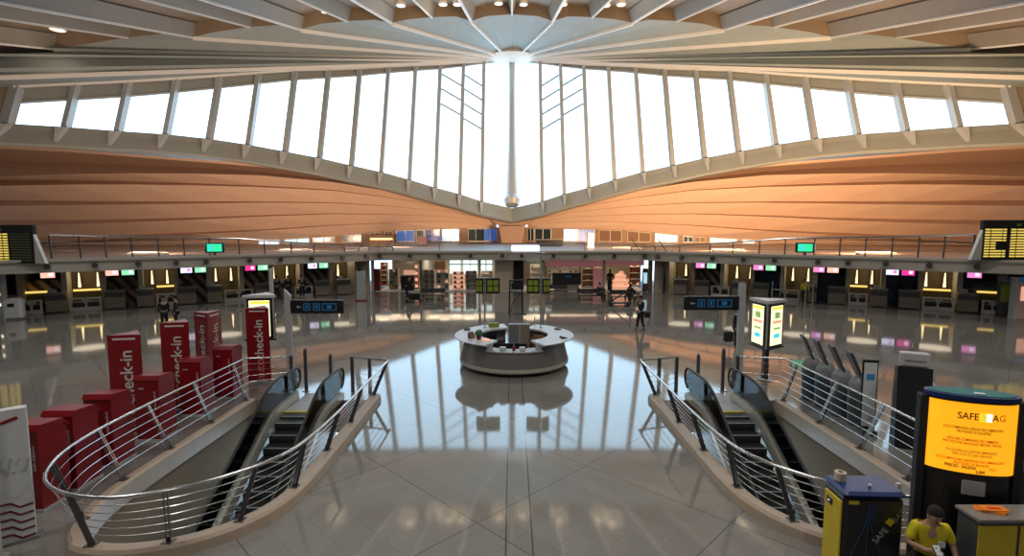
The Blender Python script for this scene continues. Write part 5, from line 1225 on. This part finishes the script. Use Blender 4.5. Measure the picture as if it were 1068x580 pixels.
def yel(x): return -(.20+.012)*math.sqrt(max(0, 1-(x/.612)**2))-.012
def curved_text(body, size, z, m, x0, bold=0, sq=1.0):
    o = text(body, size, 'screen_lettering', m, t, (0, 0, 0), (0, 0, 0), 0, bold)
    for v in o.data.vertices:
        x = v.co.x*sq+x0-.03; z_ = v.co.y+z; v.co = (x, yel(x), z_)
    return o
curved_text('SAFE', .13, 2.50, 'ink', -.09, .002)
mbq = []
for x0, m in ((.1, 'logo_yellow'), (.18, 'logo_white')):
    mb = MB(); mb.box((x0-.03, yel(x0)-.002, 2.50), (.075, .006, .11)); mb.build('logo_square', m, t)
curved_text('B', .11, 2.50, 'ink_orange', .18); curved_text('A', .13, 2.50, 'ink', .265, .002); curved_text('G', .13, 2.50, 'ink_orange', .36, 0)
for z, m, L1, L2 in ((2.33, 'ink', 'LOS COMPAÑIAS AEREAS RECOMIENDAN', 'PROTEGER SU EQUIPAJE'), (2.17, 'ink_red', 'AIRLINES COMPANIES RECOMMEND', 'PROTECTING BAGGAGE BEFORE TRAVEL'), (2.01, 'ink_green', 'FLUGGESELLSCHAFTEN EMPFEHLEN', 'DEN SCHUTZ DES GEPACKS'), (1.88, 'ink_orange', 'LES COMPAGNIES AERIENNES RECOMMANDENT', 'PROTEGER LES BAGAGES')):
    curved_text(L1, .05, z, m, 0, .0008, .82); curved_text(L2, .05, z-.048, m, 0, .0008, .82)
curved_text('PRECIO - SALIDAS', .058, 1.785, 'ink', -.14, .002, .85); curved_text('5,00€', .06, 1.735, 'ink', .12, .002, .9)
curved_text('PRICE', .05, 1.785, 'ink_green', .28, 0, .85)
# counter
t = thing('yellow_counter', 'counter with yellow front panels and a dark top in front of the lit kiosk', 'counter', (6.66, 6.42, 0.0))
MB().box((0, 0, .66), (1.46, .32, 1.33)).build('body', 'charcoal', t); MB().box((0, 0, 1.36), (1.52, .38, .05), bev=.01).build('worktop', 'mid_grey', t)
for x in (-.5, .03, .52): MB().box((x, -.165, .68), (.49 if x < .2 else .42, .015, 1.22), bev=.004).build('yellow_panel', 'yellow', t)
for k, (rz, lab) in enumerate(((-.5, 'orange brochure at the bottom of the fanned pile on the yellow counter'), (-.3, 'orange brochure in the middle of the fanned pile'), (-.1, 'orange brochure lying on top of the fanned pile'))):
    mb = MB(); mb.box((0, 0, .006), (.30, .14, .012)); mb.m = 1; mb.box((0, -.01, .0125), (.16, .05, .001)); tag(mb.build('brochure', ['brochure_orange', 'ink_red'], loc=(6.2+.03*k, 6.44, 1.386+.0135*k), rz=rz), lab, 'brochure', 'orange brochures fanned on the counter')
t = thing('dark_bag_rack', 'dark upright rack at the end of the yellow counter', 'rack', (7.25, 7.0, 0)); MB().box((0, 0, .85), (.3, .3, 1.7), bev=.02).build('body', 'black_matte', t); MB().box((-.0, -.16, 1.3), (.2, .02, .5)).build('front_panel', 'mid_grey', t)
# high stool + seated man
t = thing('high_stool', 'high dark stool under the man in the yellow shirt', 'stool', (5.5, 6.56, 0)); MB().cyl((0, 0, .52), .19, .06, 18).build('seat', 'black', t); MB().cyl((0, 0, .03), .03, .49, 10).build('post', 'steel', t); MB().cyl((0, 0, 0), .22, .03, 20).build('foot_disc', 'steel', t)
pt, J = person('person in yellow shirt sitting with head bowed over a phone', (5.5, 6.54, 0), R_(-14), 'stool', top='yellow_shirt', bottom='suit', long_sleeve=False, sub=2, scale=.95)
mb = MB(); mb.box((.06, -.335, 1.225), (.11, .012, .12)); 
MB().box((.09, -.185, 1.03), (.09, .012, .08)).build('chest_badge', 'white', pt)
hp = Vector(J['haL']); t = thing('phone', 'black phone held by the person in the yellow shirt', 'phone', (5.5+.95*(hp.x*math.cos(R_(-14))-hp.y*math.sin(R_(-14))), 6.54+.95*(hp.x*math.sin(R_(-14))+hp.y*math.cos(R_(-14)))-.03, hp.z*.95+.02), R_(-14)); MB().box((0, 0, .01), (.08, .15, .012), rx=.5, bev=.004).build('case', 'black', t); MB().box((0, 0.003, .018), (.065, .13, .002), rx=.5).build('screen', 'blue_panel', t)
# ================================================================== CEILING DOWNLIGHTS
def on_ceiling(px, py):
    d = ray(px, py); k = 40.
    while k < 90:
        p = Vector((0, 0, CAMZ))+d*k
        if p.z >= ceil_z(p.x, p.y)+.9: return p
        k += .1
    return p
DL = [(60, 30), (338, 12), (418, 5), (447, 6), (462, 4), (477, 4), (520, 3), (546, 4), (587, 4), (632, 5), (648, 4), (795, 11), (990, 25)]
nm_ = ['far at the left end of the brown ceiling', 'alone in a left ceiling fold, small and dim', 'first of the cluster left of the middle', 'second of the cluster left of the middle', 'third of the cluster left of the middle', 'fourth of the cluster left of the middle', 'just left of the middle rib', 'just right of the middle rib', 'second right of the middle rib', 'first of the close pair right of the middle', 'second of the close pair right of the middle', 'alone in a right ceiling fold', 'far at the right end of the brown ceiling']
for (px, py), lb in zip(DL, nm_):
    p = on_ceiling(px, py); r = .55 if px in (60, 990, 795) else .42
    if px == 338: r = .22
    if px == 447: r = .26
    t = thing('downlight', 'round glowing downlight '+lb, 'ceiling light', (p.x, p.y, p.z-.1), 0, 'downlights in the brown ceiling')
    MB().cyl((0, 0, -.02), r, .12, 20).build('lamp_face', 'lamp_warm', t); MB().ring([(r, -.0), (r+.1, -.0), (r+.1, .35), (r, .35)], n=20).build('rim', 'roof_rib', t)
    li = bpy.data.lights.new('downlight_lamp', 'SPOT'); li.energy = 60; li.color = (1, .86, .74); li.spot_size = R_(100); li.spot_blend = .6; li.shadow_soft_size = 1.3
    lo = bpy.data.objects.new('downlight_lamp', li); COL.objects.link(lo); lo.location = (p.x, p.y, p.z-.3)
    li = bpy.data.lights.new('downlight_glow', 'POINT'); li.energy = 50; li.color = (1, .76, .5); li.shadow_soft_size = 1.2
    lo = bpy.data.objects.new('downlight_glow', li); COL.objects.link(lo); lo.location = (p.x, p.y-1.0, p.z-1.3)
# warm uplights on the gallery washing the wings (fixtures behind the railing)
for s in (-1, 1):
    for k, (x, y, e, aim) in enumerate(((34, 27, 1500, (34, 45, 6.5)), (26, 34, 1500, (26, 54, 7)), (18, 40, 1300, (18, 60, 7.5)), (11, 47, 700, (12, 66, 7.5)))):
        li = bpy.data.lights.new('wing_uplight', 'AREA'); li.energy = e*(3.7 if s > 0 else 1.2); li.color = (1, .62, .33) if s > 0 else (1, .70, .50); li.shape = 'RECTANGLE'; li.size = 2.6; li.size_y = .4
        lo = bpy.data.objects.new('wing_uplight', li); COL.objects.link(lo); lo.location = (s*x, y+3, MZ+.35)
        dv = Vector((s*aim[0], aim[1], aim[2]))-lo.location; lo.rotation_euler = dv.to_track_quat('-Z', 'Y').to_euler()
        t = thing('gallery_uplight', 'low floor lamp behind the gallery railing lighting the salmon wing', 'floor lamp', (s*x, y+3, MZ), 0, 'uplights on the gallery'); MB().box((0, 0, .08), (2.7, .4, .16), bev=.02).build('housing', 'concrete', t)
for x, y, z in ((-11, 6, 14), (0, 9, 14.5), (11, 6, 14), (-20, 20, 16), (20, 20, 16), (0, -8, 14), (-9, 30, 18.5), (9, 30, 18.5), (-24, 34, 17), (24, 34, 17)):  # unseen area fills added overhead to brighten the dark foreground
    li = bpy.data.lights.new('hall_fill', 'AREA'); li.energy = 520; li.color = (1, .95, .88); li.size = 3; lo = bpy.data.objects.new('hall_fill', li); COL.objects.link(lo); lo.location = (x, y, z-.6)
# ================================================================== WORLD + rear facade light
wd = bpy.data.worlds.new('sky'); S.world = wd; wd.use_nodes = True; nt = wd.node_tree
bg = nt.nodes['Background']; bg.inputs[0].default_value = (.56, .80, 1.0, 1); bg.inputs[1].default_value = 3.5
S.view_settings.view_transform = 'Standard'; S.view_settings.look = 'None'; S.view_settings.exposure = 0; S.view_settings.gamma = 1; S.view_settings.use_curve_mapping = False
S.cycles.use_denoising = True; S.cycles.max_bounces = 8; S.cycles.diffuse_bounces = 4; S.cycles.glossy_bounces = 4; S.cycles.transparent_max_bounces = 12
S.cycles.caustics_reflective = False; S.cycles.caustics_refractive = False; S.cycles.sample_clamp_indirect = 6
